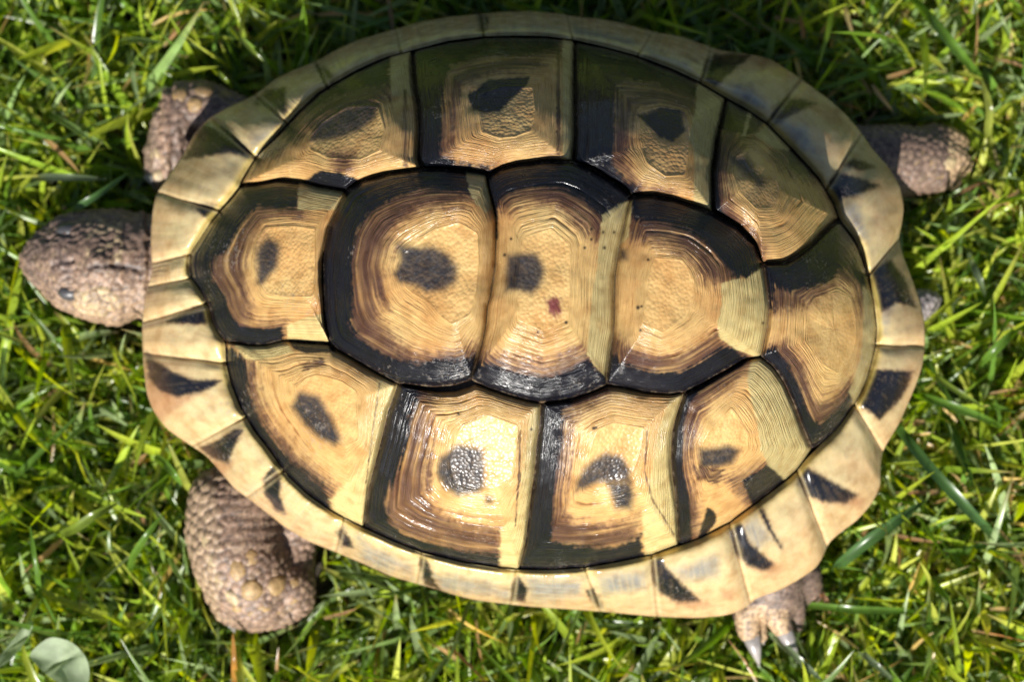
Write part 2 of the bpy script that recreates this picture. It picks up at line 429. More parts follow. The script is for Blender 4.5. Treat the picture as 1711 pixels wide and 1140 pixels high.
V5=dict(bnd=P(1275,440, 1310,439, 1334,426, 1357,408, 1381,384, 1399,367, 1404,367, 1428,398, 1440,425, 1451,460, 1461,505, 1466,548, 1464,580, 1459,600, 1451,628, 1440,655, 1428,677, 1402,713, 1376,739, 1357,750, 1343,718, 1329,680, 1310,638, 1292,613, 1271,596, 1275,582, 1282,546, 1285,511, 1280,469),
 are=P(1362,500, 1400,490, 1420,500, 1428,530, 1430,565, 1420,600, 1400,620, 1375,605, 1350,570, 1348,530),
 paint=[('B',14,P(1260,430, 1357,390, 1404,340, 1480,440, 1475,500, 1440,520, 1425,480, 1400,470, 1370,500, 1320,515, 1290,520, 1270,480)),
        ('B',12,P(1260,590, 1312,572, 1345,610, 1360,665, 1390,668, 1420,640, 1450,660, 1402,770, 1350,780)),
        ('K',9,P(1260,430, 1357,390, 1404,340, 1470,440, 1458,475, 1440,478, 1418,448, 1404,455, 1388,469, 1357,483, 1315,487, 1296,480, 1295,520, 1284,520, 1270,480)),
        ('K',6,P(1260,594, 1294,580, 1320,617, 1337,650, 1348,682, 1357,701, 1371,709, 1404,680, 1418,653, 1428,670, 1420,740, 1350,780)),
        ('O',5,P(1442,480, 1480,500, 1480,600, 1450,660, 1430,685, 1419,655, 1438,600, 1443,545))])
C1t=dict(bnd=P(400,309, 401,304, 414,282, 429,258, 462,225, 495,188, 532,153, 560,136, 593,117, 628,101, 651,92, 688,83, 688,99, 691,141, 698,179, 700,221, 698,268, 703,281, 649,288, 607,302, 583,314, 577,320, 530,312, 502,304, 464,300, 429,306),
 are=P(540,205, 580,180, 630,180, 640,215, 632,250, 600,265, 550,262, 520,245, 522,225),
 paint=[('B',12,P(380,310, 440,210, 560,110, 655,80, 652,165, 600,178, 555,195, 520,212, 500,235, 440,272, 410,290)),
        ('K',8,P(380,310, 440,210, 560,110, 652,80, 650,143, 605,147, 560,160, 525,180, 500,203, 492,215, 470,238, 438,258, 415,280)),
        ('S',5,P(514,236, 528,205, 581,176, 612,170, 636,172, 626,200, 600,220, 570,231, 545,236)),
        ('B',12,P(556,262, 588,260, 583,280, 566,286)),
        ('K',4,P(500,307, 534,285, 566,288, 600,300, 583,325)),
        ('O',3,P(651,70, 700,70, 700,160, 655,160)),
        ('B',3,P(674,150, 679,150, 682,280, 672,280))])
C2t=dict(bnd=P(688,83, 747,67, 808,59.5, 864,58, 911,59, 956,64.5, 960,68, 959,115, 959,174, 960,221, 956,269, 911,269, 864,274, 836,281, 815,292, 812,292, 794,289, 771,285, 736,281, 703,281, 698,268, 700,221, 698,179, 691,141, 688,99),
 are=P(806,160, 840,148, 888,148, 892,185, 886,215, 860,226, 836,228, 810,218, 805,190),
 paint=[('B',13,P(670,60, 950,40, 938,90, 890,118, 820,122, 775,140, 758,180, 756,230, 757,268, 790,279, 850,283, 930,262, 960,300, 690,300)),
        ('K',9,P(670,60, 945,40, 934,74, 888,92, 800,95, 752,110, 742,150, 738,215, 738,262, 760,272, 829,285, 820,310, 690,300)),
        ('K',5,P(782,158, 818,132, 885,127, 881,141, 853,167, 836,186, 813,189, 789,183)),
        ('Y',3,P(940,50, 970,50, 970,268, 941,268)),
        ('B',3,P(930,75, 935,75, 937,260, 930,260))])
C3t=dict(bnd=P(960,68, 1007,76, 1066,92, 1124,114, 1166,134, 1213,162, 1206,197, 1197,232, 1192,268, 1189,283, 1190,330, 1190,354, 1159,342, 1124,332, 1089,326, 1056,327, 1042,314, 1019,300, 984,279, 956,269, 960,221, 959,174, 959,115),
 are=P(1072,190, 1105,180, 1145,188, 1152,225, 1148,260, 1143,290, 1112,293, 1082,270, 1073,235),
 paint=[('B',13,P(940,50, 1170,110, 1162,190, 1110,178, 1072,180, 1052,210, 1046,260, 1060,300, 1078,320, 1120,322, 1130,345, 1040,345, 940,280)),
        ('K',10,P(940,50, 1168,110, 1164,160, 1101,136, 1040,132, 1032,160, 1028,210, 1022,280, 1050,305, 1072,322, 1055,345, 1000,320, 940,280)),
        ('K',5,P(1064,192, 1101,180, 1136,184, 1145,218, 1124,237, 1101,230, 1084,212)),
        ('O',3,P(1165,110, 1230,150, 1206,350, 1190,370, 1160,345, 1160,250, 1150,230, 1163,180))])
C4t=dict(bnd=P(1213,162, 1245,179, 1278,201, 1322,245, 1350,275, 1369,297, 1384,322, 1395,342, 1404,367, 1399,367, 1381,384, 1357,408, 1334,426, 1310,439, 1275,440, 1265,410, 1237,382, 1206,363, 1190,354, 1190,330, 1189,283, 1192,268, 1197,232, 1206,197),
 are=P(1230,262, 1260,250, 1292,275, 1300,315, 1292,345, 1262,345, 1238,320, 1226,290),
 paint=[('B',10,P(1195,150, 1240,165, 1280,200, 1262,240, 1238,250, 1215,262, 1210,310, 1228,350, 1262,395, 1285,450, 1180,370)),
        ('K',5,P(1180,180, 1198,180, 1206,230, 1200,300, 1205,350, 1240,380, 1268,415, 1276,445, 1180,370)),
        ('K',4,P(1205,150, 1250,170, 1283,200, 1259,222, 1247,226, 1217,219, 1200,215)),
        ('O',3,P(1251,182, 1257,186, 1246,226, 1240,226)),
        ('S',5,P(1214,257, 1247,259, 1282,306, 1271,316, 1224,277)),
        ('B',8,P(1288,245, 1320,240, 1380,300, 1345,305, 1310,285, 1285,262)),
        ('K',4,P(1320,243, 1375,294, 1334,290, 1318,275)),
        ('O',5,P(1262,225, 1285,205, 1322,245, 1316,252, 1290,245))])
C1b=dict(bnd=P(377,571, 394,573, 413,577, 441,577, 474,569, 485,569, 551,573, 560,583, 593,601, 621,618, 654,636, 665,641, 661,655, 649,686, 640,725, 628,770, 616,817, 609,871, 607,883, 576,868, 554,856, 514,828, 481,797, 462,771, 444,746, 424,721, 401,682, 385,641, 377,605),
 are=P(499,650, 512,635, 530,629, 570,639, 593,655, 596,697, 598,735, 574,744, 550,730, 530,712, 508,680),
 paint=[('B',15,P(360,580, 400,580, 425,605, 432,660, 455,710, 500,760, 558,812, 556,870, 500,850, 420,750, 370,650)),
        ('K',8,P(360,578, 388,583, 413,605, 415,650, 431,697, 464,744, 490,772, 538,812, 553,838, 556,880, 500,850, 420,750, 360,650)),
        ('S',4,P(499,655, 532,662, 553,693, 572,735, 560,745, 535,735, 508,712, 485,680)),
        ('B',7,P(500,607, 540,598, 545,612, 508,620)),
        ('Y',3,P(385,565, 474,562, 492,590, 429,602, 410,600)),
        ('K',3,P(474,560, 551,560, 562,588, 545,590, 511,592, 490,583)),
        ('Y',7,P(632,622, 680,630, 655,690, 635,770, 620,900, 560,880, 552,838, 585,800, 612,770, 622,720)),
        ('B',3,P(633,640, 636,640, 622,740, 612,810, 610,810, 619,740))])
C2b=dict(bnd=P(665,641, 691,646, 705,650, 729,655, 759,655, 787,646, 794,642, 818,650, 853,662, 888,671, 904,674, 902,709, 897,744, 893,793, 885,852, 878,910, 867,953, 834,951, 771,941, 705,925, 654,905, 609,882, 609,871, 616,817, 628,770, 640,725, 649,686, 661,655),
 are=P(775,714, 815,695, 864,714, 861,768, 855,800, 830,810, 795,812, 765,805, 758,770, 767,732),
 paint=[('B',15,P(640,630, 720,640, 725,665, 718,721, 716,777, 712,830, 735,860, 770,878, 840,886, 838,970, 600,900)),
        ('K',9,P(640,630, 705,640, 702,660, 688,697, 682,744, 665,790, 645,835, 652,872, 677,896, 743,912, 771,920, 838,926, 838,970, 590,900)),
        ('S',6,P(765,742, 806,751, 812,770, 812,812, 800,824, 765,830, 740,815, 728,790, 735,765)),
        ('S',4,P(811,830, 822,832, 822,842, 812,842)),
        ('Y',6,P(893,660, 920,670, 900,780, 885,960, 836,970, 836,888, 862,862, 874,780, 886,700)),
        ('B',2.5,P(867,720, 870,720, 869,800, 862,880, 860,880, 865,800))])
C3b=dict(bnd=P(904,674, 930,671, 956,667, 988,655, 1016,645, 1040,648, 1077,656, 1124,659, 1143,656, 1131,693, 1124,721, 1122,768, 1124,793, 1131,852, 1134,913, 1089,929, 1030,941, 977,950.5, 920,954, 867,953, 878,910, 885,852, 893,793, 897,744, 902,709),
 are=P(1000,721, 1026,709, 1073,718, 1070,744, 1063,768, 1054,789, 1030,800, 1000,803, 985,790, 988,760, 993,740),
 paint=[('B',14,P(880,650, 1020,630, 1015,660, 960,690, 950,744, 945,800, 945,860, 960,878, 1023,880, 1066,870, 1080,960, 860,970)),
        ('K',8,P(880,650, 965,650, 955,675, 942,690, 939,744, 930,793, 925,850, 922,905, 950,912, 1023,914, 1073,893, 1080,960, 850,970)),
        ('S',5,P(985,772, 1012,756, 1040,761, 1054,785, 1052,805, 1025,808, 1000,808, 960,825, 962,805)),
        ('S',8,P(1015,808, 1054,806, 1060,828, 1054,852, 1028,852)),
        ('Y',4,P(1073,860, 1080,960, 1150,920, 1135,852, 1126,768, 1128,721, 1150,650, 1125,650, 1100,720, 1090,780, 1080,830)),
        ('B',2.5,P(1080,720, 1083,720, 1079,790, 1092,835, 1128,893, 1126,896, 1088,836, 1076,790))])
C4b=dict(bnd=P(1143,656, 1171,643, 1206,622, 1248,599, 1271,596, 1292,613, 1310,638, 1329,680, 1343,718, 1357,750, 1346,769, 1332,788, 1317,802, 1266,841, 1219,876, 1170,901, 1136,913, 1134,908, 1131,852, 1124,793, 1122,768, 1124,721, 1131,693),
 are=P(1188,722, 1221,685, 1247,727, 1247,752, 1225,775, 1195,780, 1178,770, 1174,745),
 paint=[('B',9,P(1110,640, 1250,590, 1262,600, 1225,640, 1185,665, 1168,690, 1158,730, 1156,790, 1165,850, 1165,920, 1110,920)),
        ('K',5,P(1100,650, 1250,590, 1258,597, 1240,612, 1170,654, 1152,675, 1143,709, 1140,777, 1153,840, 1157,915, 1110,930)),
        ('B',8,P(1212,800, 1285,772, 1315,798, 1257,850)),
        ('S',5,P(1168,750, 1217,744, 1238,752, 1225,775, 1207,781, 1168,785)),
        ('B',7,P(1160,780, 1210,785, 1200,812, 1165,800)),
        ('K',4,P(1240,803, 1282,778, 1320,798, 1257,845)),
        ('K',4,P(1182,848, 1194,854, 1198,873, 1171,905, 1166,900)),
        ('O',4,P(1268,590, 1300,600, 1370,750, 1318,808, 1284,778, 1270,750, 1264,700, 1248,640, 1255,605))])

tort = bpy.data.objects.new('tortoise', None)
scene.collection.objects.link(tort)
tort['label'] = 'small tortoise with black and yellow domed shell walking left across the sunlit grass'
tort['category'] = 'tortoise'

# ---- carapace core under the horn plates
nr, nc = 60, 240
th = np.linspace(0, 2 * np.pi, nc, endpoint=False)
Rr = np.interp((th + np.pi) % (2 * np.pi) - np.pi, TH, RSEAM)
rho = np.linspace(0.002, 1.0, nr)
X = CEN[0] + rho[:, None] * Rr[None] * np.cos(th)[None]; Y = CEN[1] + rho[:, None] * Rr[None] * np.sin(th)[None]
Z = dome(X, Y) - 0.0030
# rim flange then down to the plastron
outw = W(OUTER[:, 0], OUTER[:, 1], zrim(OUTER[:, 0]))
ROUT = table(outw, 4.0)
Ro = np.interp((th + np.pi) % (2 * np.pi) - np.pi, TH, ROUT)
rows = [np.stack([X, Y, Z], -1).reshape(-1, 3)]
for f, z in ((0.93, 0.0185), (0.90, 0.014), (0.84, 0.0095), (0.72, 0.0075), (0.4, 0.007), (0.01, 0.007)):
    rows.append(np.stack([CEN[0] + f * Ro * np.cos(th), CEN[1] + f * Ro * np.sin(th), np.full(nc, z)], -1))
shell = new_mesh('shell', np.vstack(rows), grid_faces(nr + 6, nc, True), SEAM, tort)

def ray_poly(poly, cx, cy, dx, dy):
    """distance along each direction from (cx,cy) to the polygon outline (nearest hit)"""
    best = np.full(dx.shape, 1e9); n = len(poly)
    for i in range(n):
        a = poly[i]; b = poly[(i + 1) % n]; ex, ey = b - a
        den = dx * ey - dy * ex
        den = np.where(np.abs(den) < 1e-9, 1e-9, den)
        s = ((a[0] - cx) * ey - (a[1] - cy) * ex) / den
        u = ((a[0] - cx) * dy - (a[1] - cy) * dx) / den
        ok = (s > 0) & (u >= -1e-6) & (u <= 1 + 1e-6)
        best = np.where(ok & (s < best), s, best)
    return best

def ring_profile(t, sw, px_len, seed):
    """irregular growth ridges: t 0 at the areola, 1 at the rim"""
    r = np.random.default_rng(seed)
    p = 0.0; pos = []
    mean = 5.0 / px_len
    while p < 1:
        p += mean * r.uniform(0.55, 1.7); pos.append(p)
    pos = np.array(pos); amp = r.uniform(0.35, 1.0, len(pos))
    amp[r.random(len(pos)) < 0.13] = 2.3; amp[r.random(len(pos)) < 0.3] *= 0.3
    wob = t + 0.0022 * fbm(sw * 10, t * 3, seed + 3, 2)
    h = np.zeros_like(t); g = np.zeros_like(t)
    for q, a in zip(pos, amp):
        x = (wob - q) / (mean * 0.36)
        k = np.exp(-x * x)
        g += -a * k
    mod = np.clip(0.62 + 1.5 * noise2(sw * 8, t * 5, seed + 9) + 0.5 * noise2(sw * 30, t * 9, seed + 10), 0.08, 1.6)
    return g * mod

DOTS = [(988,400,2), (1008,388,2), (1026,388,2), (977,414,2), (1010,414,2.4), (988,383,2), (854,399,2), (843,426,2.4), (1275,540,2), (1066,514,3), (1072,512,2), (1070,552,2), (1083,434,2), (946,539,2.6), (899,555,1.8), (992,716,2.6), (996,715,2), (766,692,2), (888,718,2), (523,449,2), (430,770,2)]
def scute(name, S, hb, edge, seed, ra=1.0):
    bnd = S['bnd']; are = S['are']
    per = np.linalg.norm(np.roll(bnd, -1, 0) - bnd, axis=1).sum()
    na = int(per / 3.0)
    Bp = smooth_path(bnd, na, closed=True, k=1)
    c = are.mean(0)
    d = Bp - c; L = np.linalg.norm(d, axis=1); d = d / L[:, None]
    rA = ray_poly(are, c[0], c[1], d[:, 0], d[:, 1])
    k = np.array([1, 2, 3, 4, 3, 2, 1.]); k /= k.sum()
    rA = np.minimum(rA, L * 0.8)
    rA = np.convolve(np.r_[rA[-3:], rA, rA[:3]], k, 'valid')
    Ap = c + d * rA[:, None]
    nin, nout = 10, 110
    si = np.linspace(0.0, 1, nin, endpoint=False)
    to = np.linspace(0, 1, nout)
    PX = np.vstack([(c[None, None] + (Ap - c)[None] * si[:, None, None]).reshape(-1, 2),
                    (Ap[None] * (1 - to[:, None, None]) + Bp[None] * to[:, None, None]).reshape(-1, 2)])
    t = np.repeat(np.r_[np.full(nin, 0.0), to], na)
    tin = np.repeat(np.r_[si, np.ones(nout)], na)
    sw = np.tile(np.arange(na) / na, nin + nout)
    # periodic angular coordinate
    swp = np.abs(sw * 2 - 1)
    lenr = np.tile(L - rA, nin + nout)
    ml = max(40.0, float(np.mean(L - rA)))
    h = hb * (1 - t ** 2.4)
    # areola sits a little low inside its first ridge
    h += ra * -0.00007 * (1 - sstep(0.80, 1.0, tin)) * (t <= 0) + ra * 0.00010 * np.exp(-((t - 0.03) / 0.03) ** 2)
    rp = ring_profile(t, swp, ml * 0.9, seed)
    rp = rp * sstep(0.0, 0.03, t)
    for kind, soft, poly in S['paint']:
        if kind in 'OY':
            rp = rp * (0.35 + 0.65 * sstep(-3, 3, poly_sd(poly, PX[:, 0], PX[:, 1])))
    h = h + 0.00012 * ra * rp * np.clip(lenr / ml, 0.35, 1.1)
    h += 0.00045 * fbm(PX[:, 0] / 55, PX[:, 1] / 55, seed, 3)
    # sunken seams
    dl = (1 - t) * lenr
    h += (edge - 0.0000) - 0.0013 * np.exp(-(dl / 4.8) ** 2)
    base = solve(PX[:, 0], PX[:, 1], 0.0)
    e = 1e-4
    gx = (dome(base[:, 0] + e, base[:, 1]) - dome(base[:, 0] - e, base[:, 1])) / (2 * e)
    gy = (dome(base[:, 0], base[:, 1] + e) - dome(base[:, 0], base[:, 1] - e)) / (2 * e)
    sec = np.minimum(np.sqrt(1 + gx * gx + gy * gy), 2.2)
    V = solve(PX[:, 0], PX[:, 1], h * sec)
    # colour
    x, y = PX[:, 0], PX[:, 1]
    ringf = noise2(t * ml / 2.6, swp * 5, seed + 51) + 0.5 * noise2(t * ml / 5.5, swp * 3, seed + 52); ringn = noise2(t * 42, swp * 3, seed + 50); spk = fbm(x / 5, y / 5, seed + 60, 3); lo = fbm(x / 40, y / 40, seed + 70, 3)
    col = np.tile(TAN, (len(x), 1))
    col = mixc(col, TAN2, np.clip(0.30 + 0.6 * lo + 0.35 * ringn, 0, 1) * sstep(0.0, 0.5, t))
    col = mixc(col, YEL * 1.1, np.clip(0.25 + 0.9 * fbm(x / 60, y / 60, seed + 80, 2), 0, 0.8) * 0.6)
    for kind, soft, poly in S['paint']:
        sd = poly_sd(poly, x, y)
        if soft >= 6:
            sd = sd + soft * 1.1 * ringn + soft * 0.7 * spk
        else:
            sd = sd + 2.2 * spk + 1.5 * ringn
        a = 1 - sstep(-soft * 0.6, soft * 0.6, sd)
        if kind == 'S':
            sd = poly_sd(poly, x, y) + 3.0 * spk + 2.0 * ringn
            a = (1 - sstep(-9, 8, sd)) * np.clip(0.96 + 0.12 * spk, 0, 1)
        if kind == 'B' and soft >= 8:
            w_ = 1 - sstep(-soft, soft * 1.1, sd - 7)
            col = mixc(col, np.array([0.21, 0.105, 0.055]), w_ * np.clip(0.66 + 0.9 * ringf + 0.3 * lo, 0, 1))
            a = 1 - sstep(-soft * 1.0, soft * 0.7, sd)
        if kind == 'B':
            a = a * np.clip(0.80 + 0.7 * ringf + 0.3 * lo, 0, 1)
        if kind in 'YO':
            a = a * 0.92
        col = mixc(col, COL[kind], a)
    for qx, qy, qr in DOTS:
        a = np.exp(-((x - qx) ** 2 + (y - qy) ** 2) / (qr * qr))
        col = mixc(col, np.array([0.02, 0.015, 0.012]), np.clip(a * 1.5, 0, 0.95))
    # dark lines in the deeper growth grooves
    g = np.clip(-rp - 1.2, 0, 1.5) / 1.5
    col = col * (1 - 0.50 * g[:, None] * np.array([0.75, 1, 1.1])[None])
    col = mixc(col, np.array([0.06, 0.035, 0.02]), np.exp(-(dl / 1.6) ** 2) * 0.8)
    dust = np.exp(-(dl / 3.0) ** 2) * sstep(0.05, 0.35, fbm(x / 5, y / 5, seed + 90, 4))
    col = mixc(col, np.array([0.22, 0.17, 0.11]), dust * 0.6)
    col = np.clip(col, 0.004, 0.8)
    # edge thickness
    last = V[-na:].copy(); last[:, 2] -= 0.0035
    last[:, :2] = CEN + (last[:, :2] - CEN) * 0.995
    V = np.vstack([V, last]); col = np.vstack([col, np.tile([0.04, 0.025, 0.015], (na, 1))])
    F = grid_faces(nin + nout + 1, na, True)[:, ::-1]
    cv = solve([c[0]], [c[1]], 0.0)[0]
    cap = len(V)
    # close the centre with a small quad fan collapsed on the first ring
    o = new_mesh(name, V, F, HORN, shell, cols=col,
                 vals=dict(growth=np.r_[t, np.ones(na)] * ml / 100, sweep=np.r_[swp, np.zeros(na)] * per / 500,
                           areola=np.r_[(1 - sstep(0.0, 0.06, t)) * ra, np.zeros(na)]))
    return o

for i, S in enumerate((V1, V2, V3, V4, V5)):
    scute('vertebral_scute', S, (0.0014, 0.0033, 0.0033, 0.0031, 0.0006)[i], 0.0004, 100 + i, (1, 1, 1, 0.9, 0.35)[i])
for i, S in enumerate((C1t, C2t, C3t, C4t, C1b, C2b, C3b, C4b)):
    scute('costal_scute', S, 0.0021, -0.0002, 200 + i, (0.8, 1, 0.9, 0.4, 0.8, 1, 1, 0.9)[i])

# ---- marginal plates: seam stations on the inner line and the rim (photo pixels), clockwise from the front
ST = [((317,424),(254,440)), ((365,350),(262,322)), ((424,261),(352,197)), ((476,203),(426,159)), ((546,144),(527,103)),
      ((670,87),(661,48)), ((808,59.5),(803,23)), ((956,64.5),(947,24)), ((1066,92),(1091,52)), ((1171,136),(1187,79)),
      ((1282,205),(1338,131)), ((1381,316),(1440,223)), ((1451,460),(1500,398)), ((1464,577),(1546,579)),
      ((1428,677),(1474,756)), ((1332,788),(1380,914)), ((1219,876),(1254,1010)), ((1089,929),(1098,1031)),
      ((978,950.5),(1003,1022)), ((862,953.5),(853,1011)), ((705,925),(697,977)), ((574,867),(561,924)),
      ((474,787),(413,832)), ((410,697),(322,747)), ((376,608),(242,590)), ((345,508),(238,540)), ((319,466),(250,480))]
def cyc_param(path):
    L = np.r_[0, np.cumsum(np.linalg.norm(np.roll(path, -1, 0) - path, axis=1))]
    return L
def locate(path, L, p):
    n = len(path); best = (1e9, 0)
    for i in range(n):
        a = path[i]; b = path[(i + 1) % n]; e = b - a
        t = np.clip(((p - a) @ e) / (e @ e + 1e-9), 0, 1)
        dd = np.linalg.norm(p - a - t * e)
        if dd < best[0]: best = (dd, L[i] + t * np.linalg.norm(e))
    return best[1]
def at(path, L, s):
    pp = np.vstack([path, path[:1]])
    s = s % L[-1]
    return np.stack([np.interp(s, L, pp[:, 0]), np.interp(s, L, pp[:, 1])], 1)
INs = smooth_path(INNER, 700, True, 2); OUs = smooth_path(OUTER, 700, True, 4)
LI = cyc_param(INs); LO = cyc_param(OUs)
sI = [locate(INs, LI, np.array(a, float)) for a, b in ST]
sO = [locate(OUs, LO, np.array(b, float)) for a, b in ST]
MK = [P(324,342, 345,341, 370,346, 354,372, 338,358), P(345,204, 382,212, 424,258, 385,254, 307,265, 325,235),
 P(476,146, 478,192, 455,184, 425,170, 445,152), P(527,108, 540,112, 560,130, 556,146, 542,142),
 P(797,20, 815,28, 812,63, 802,62), P(1171,132, 1180,102, 1194,91, 1256,91, 1230,111, 1194,145),
 P(1280,205, 1301,172, 1315,163, 1365,172, 1334,184, 1290,210), P(1381,306, 1399,290, 1423,294, 1468,309, 1445,320, 1410,330, 1393,345, 1380,320),
 P(1411,275, 1428,265, 1460,279, 1440,283), P(1446,457, 1489,437, 1511,466, 1529,512, 1498,505, 1472,520, 1456,492),
 P(1452,618, 1526,621, 1508,662, 1470,700, 1437,676, 1430,666), P(1328,790, 1344,780, 1386,805, 1432,828, 1412,840, 1379,838, 1351,830, 1334,808),
 P(1214,882, 1236,870, 1250,906, 1292,944, 1280,954, 1252,946, 1229,925), P(1262,839, 1267,839, 1289,883, 1306,917, 1284,886),
 P(1089,930, 1101,925, 1112,950, 1136,975, 1168,1004, 1134,1006, 1100,988, 1092,974), P(980,988, 993,986, 1006,1016, 993,1010),
 P(700,932, 710,930, 722,965, 735,987, 710,977), P(856,980, 866,964, 880,985, 876,1006, 854,1002),
 P(563,890, 573,884, 590,915, 573,912), P(440,800, 463,772, 480,781, 468,804, 466,825, 476,860, 458,848, 444,827),
 P(334,747, 357,741, 392,719, 404,720, 391,746, 381,774, 355,765), P(244,588, 258,604, 289,624, 324,636, 368,637, 352,648, 328,656, 296,662, 267,652, 249,630),
 P(280,537, 310,521, 345,505, 354,538, 326,541)]
MB = [P(244,620, 300,660, 330,660, 290,690, 262,705, 246,665), P(262,538, 300,524, 330,540), P(340,770, 395,770, 370,800, 350,790),
 P(1380,820, 1445,835, 1440,850, 1395,842), P(1265,930, 1310,950, 1290,965, 1262,950), P(1140,985, 1190,1012, 1160,1020, 1130,1008), P(1205,985, 1225,985, 1225,1002, 1205,1000), P(1330,165, 1400,180, 1420,220, 1380,200),
 P(300,235, 345,200, 352,215, 318,240), P(1230,90, 1300,98, 1340,140, 1290,120)]
MG = [P(420,225, 470,215, 455,245, 425,258), P(560,125, 640,85, 680,70, 690,80, 620,100, 560,132), P(690,68, 790,46, 790,56, 700,76),
 P(822,46, 940,44, 940,56, 822,54), P(960,44, 1060,66, 1060,80, 960,58), P(1080,80, 1160,100, 1150,118, 1080,96), P(1200,130, 1250,130, 1280,180, 1240,175),
 P(1295,200, 1345,210, 1375,270, 1340,250), P(1400,350, 1430,340, 1450,400, 1430,395), P(1000,965, 1080,955, 1080,985, 1010,990),
 P(1120,950, 1200,930, 1200,965, 1140,970), P(1240,880, 1262,865, 1285,900, 1265,915), P(720,960, 860,985, 850,1000, 740,985), P(880,965, 975,968, 975,1000, 890,1000), P(600,900, 690,945, 690,965, 610,935), P(1470,500, 1495,508, 1480,560, 1466,545)]
nM = len(ST)
for i in range(nM):
    a0, a1 = sI[i], sI[(i + 1) % nM]
    b0, b1 = sO[i], sO[(i + 1) % nM]
    if a1 < a0: a1 += LI[-1]
    if b1 < b0: b1 += LO[-1]
    nu, nv = 64, 44
    u = np.linspace(0, 1, nu); v = np.linspace(0, 1, nv)
    A = at(INs, LI, a0 + (a1 - a0) * u); B = at(OUs, LO, b0 + (b1 - b0) * u)
    U, Vv = np.meshgrid(u, v)
    PX = (A[None] * (1 - v[:, None, None]) + B[None] * v[:, None, None])
    wid = np.linalg.norm((B - A), axis=1).mean(); lenu = (np.linalg.norm(A[-1] - A[0]) + np.linalg.norm(B[-1] - B[0])) / 2
    # seams run with a slight curve
    dirU = (A[-1] - A[0]) / (np.linalg.norm(A[-1] - A[0]) + 1e-9)
    bow = np.sin(np.pi * v)[:, None] * (0.05 * wid) * np.array([[0.0]])
    PX = PX.reshape(-1, 2); Uf = U.ravel(); Vf = Vv.ravel()
    zin = solve(A[:, 0], A[:, 1], -0.0002)[:, 2]
    zin = np.tile(zin, nv)
    zo = np.tile(zrim(B[:, 0]), nv)
    flare = sstep(70, 120, np.array(wid))
    prof = 0.35 * (1 - Vf) + 0.65 * (1 - Vf ** 2.3)
    Z0 = zo + (zin - zo) * prof
    # L-shaped growth relief
    seed = 400 + i
    back = Uf if i < 13 else 1 - Uf      # toward the tail
    tt = np.maximum((1 - back) * lenu, (1 - Vf) * wid * 1.0)
    tt = (((1 - back) * lenu) ** 6 + ((1 - Vf) * wid) ** 6 + 1) ** (1 / 6) / max(lenu, wid)
    rp = ring_profile(np.clip(tt, 0, 1.2), Uf, max(lenu, wid) * 0.8, seed)
    eu = np.minimum(Uf, 1 - Uf) * lenu
    h = 0.0011 * (1 - np.exp(-(eu / 12) ** 2)) * (1 - np.exp(-((Vf * wid) / 10) ** 2)) - 0.0006 * np.exp(-(eu / 2.8) ** 2)
    h += 0.000012 * rp + 0.0004 * fbm(PX[:, 0] / 30, PX[:, 1] / 30, seed, 2)
    h -= 0.0009 * np.exp(-((Vf * wid) / 4.0) ** 2)
    Vt = W(PX[:, 0], PX[:, 1], Z0 + h)
    x, y = PX[:, 0], PX[:, 1]
    spk = fbm(x / 5, y / 5, seed + 1, 3); lo = fbm(x / 35, y / 35, seed + 2, 3); ringn = noise2(tt * 40, Uf * 2, seed + 4)
    stripe0 = noise2((1 - back) * lenu / 4.0, Vf * 1.5, seed + 17) if wid >= 75 else noise2(Vf * wid / 3.0, Uf * 2, seed + 17)
    rimf = sstep(0.25, 1.0, Vf + 0.5 * lo)
    col = np.tile(PAL, (len(x), 1))
    col = mixc(col, ORG, rimf * 0.75)
    col = mixc(col, YEL, (1 - sstep(0.0, 0.28, Vf)) * 0.55)
    col = mixc(col, TAN, np.clip(0.15 + (0.35 if wid < 75 else 0.1) * ringn, 0, 0.7))
    for q in MG:
        sd = poly_sd(q, x, y) + 9 * lo + 4 * spk
        col = mixc(col, GRY * 1.2, (1 - sstep(-14, 11, sd)) * np.clip(0.8 + 0.5 * stripe0, 0, 0.95))
    for q in MB:
        sd = poly_sd(q, x, y) + 5 * spk
        col = mixc(col, np.array([0.28, 0.12, 0.06]), (1 - sstep(-8, 8, sd)) * 0.6)
    for q in MK:
        sd = poly_sd(q, x, y) + 3.2 * spk + 2.0 * stripe0
        col = mixc(col, np.array([0.25, 0.14, 0.075]), (1 - sstep(-2, 9, sd)) * 0.45)
        a = (1 - sstep(-2.5, 5.0, sd)) * np.clip(1.02 + 0.22 * stripe0 + 0.15 * spk, 0, 1)
        kc = BLK[None] * (1 - 0.7 * sstep(0.6, 1.0, Vf)[:, None]) + BRN[None] * (0.7 * sstep(0.6, 1.0, Vf)[:, None])
        kc = kc * 1.2
        col = col * (1 - a[:, None]) + kc * a[:, None]
    g = np.clip(-rp - 0.8, 0, 1.2) / 1.2
    col *= (1 - (0.12 if wid < 75 else 0.05) * g[:, None])
    col = mixc(col, np.array([0.60, 0.47, 0.13]), np.exp(-((Vf * wid - 5) / 5.0) ** 2) * 0.6)
    col = mixc(col, np.array([0.15, 0.085, 0.04]), np.exp(-(eu / 1.4) ** 2) * 0.4)
    col = mixc(col, np.array([0.62, 0.50, 0.28]), np.exp(-((eu - 5) / 2.5) ** 2) * 0.4)
    if wid < 75:
        stripe = noise2(Vf * wid / 2.6 + 1.5 * noise2(Uf * 3, Vf * 2, seed + 6), Uf * 2.0, seed + 7)
    else:
        stripe = noise2(tt * max(lenu, wid) / 3.2, (1 - Vf) * 2.0, seed + 7)
    col *= (1 + (0.14 if wid < 75 else 0.05) * stripe + 0.12 * lo)[:, None]
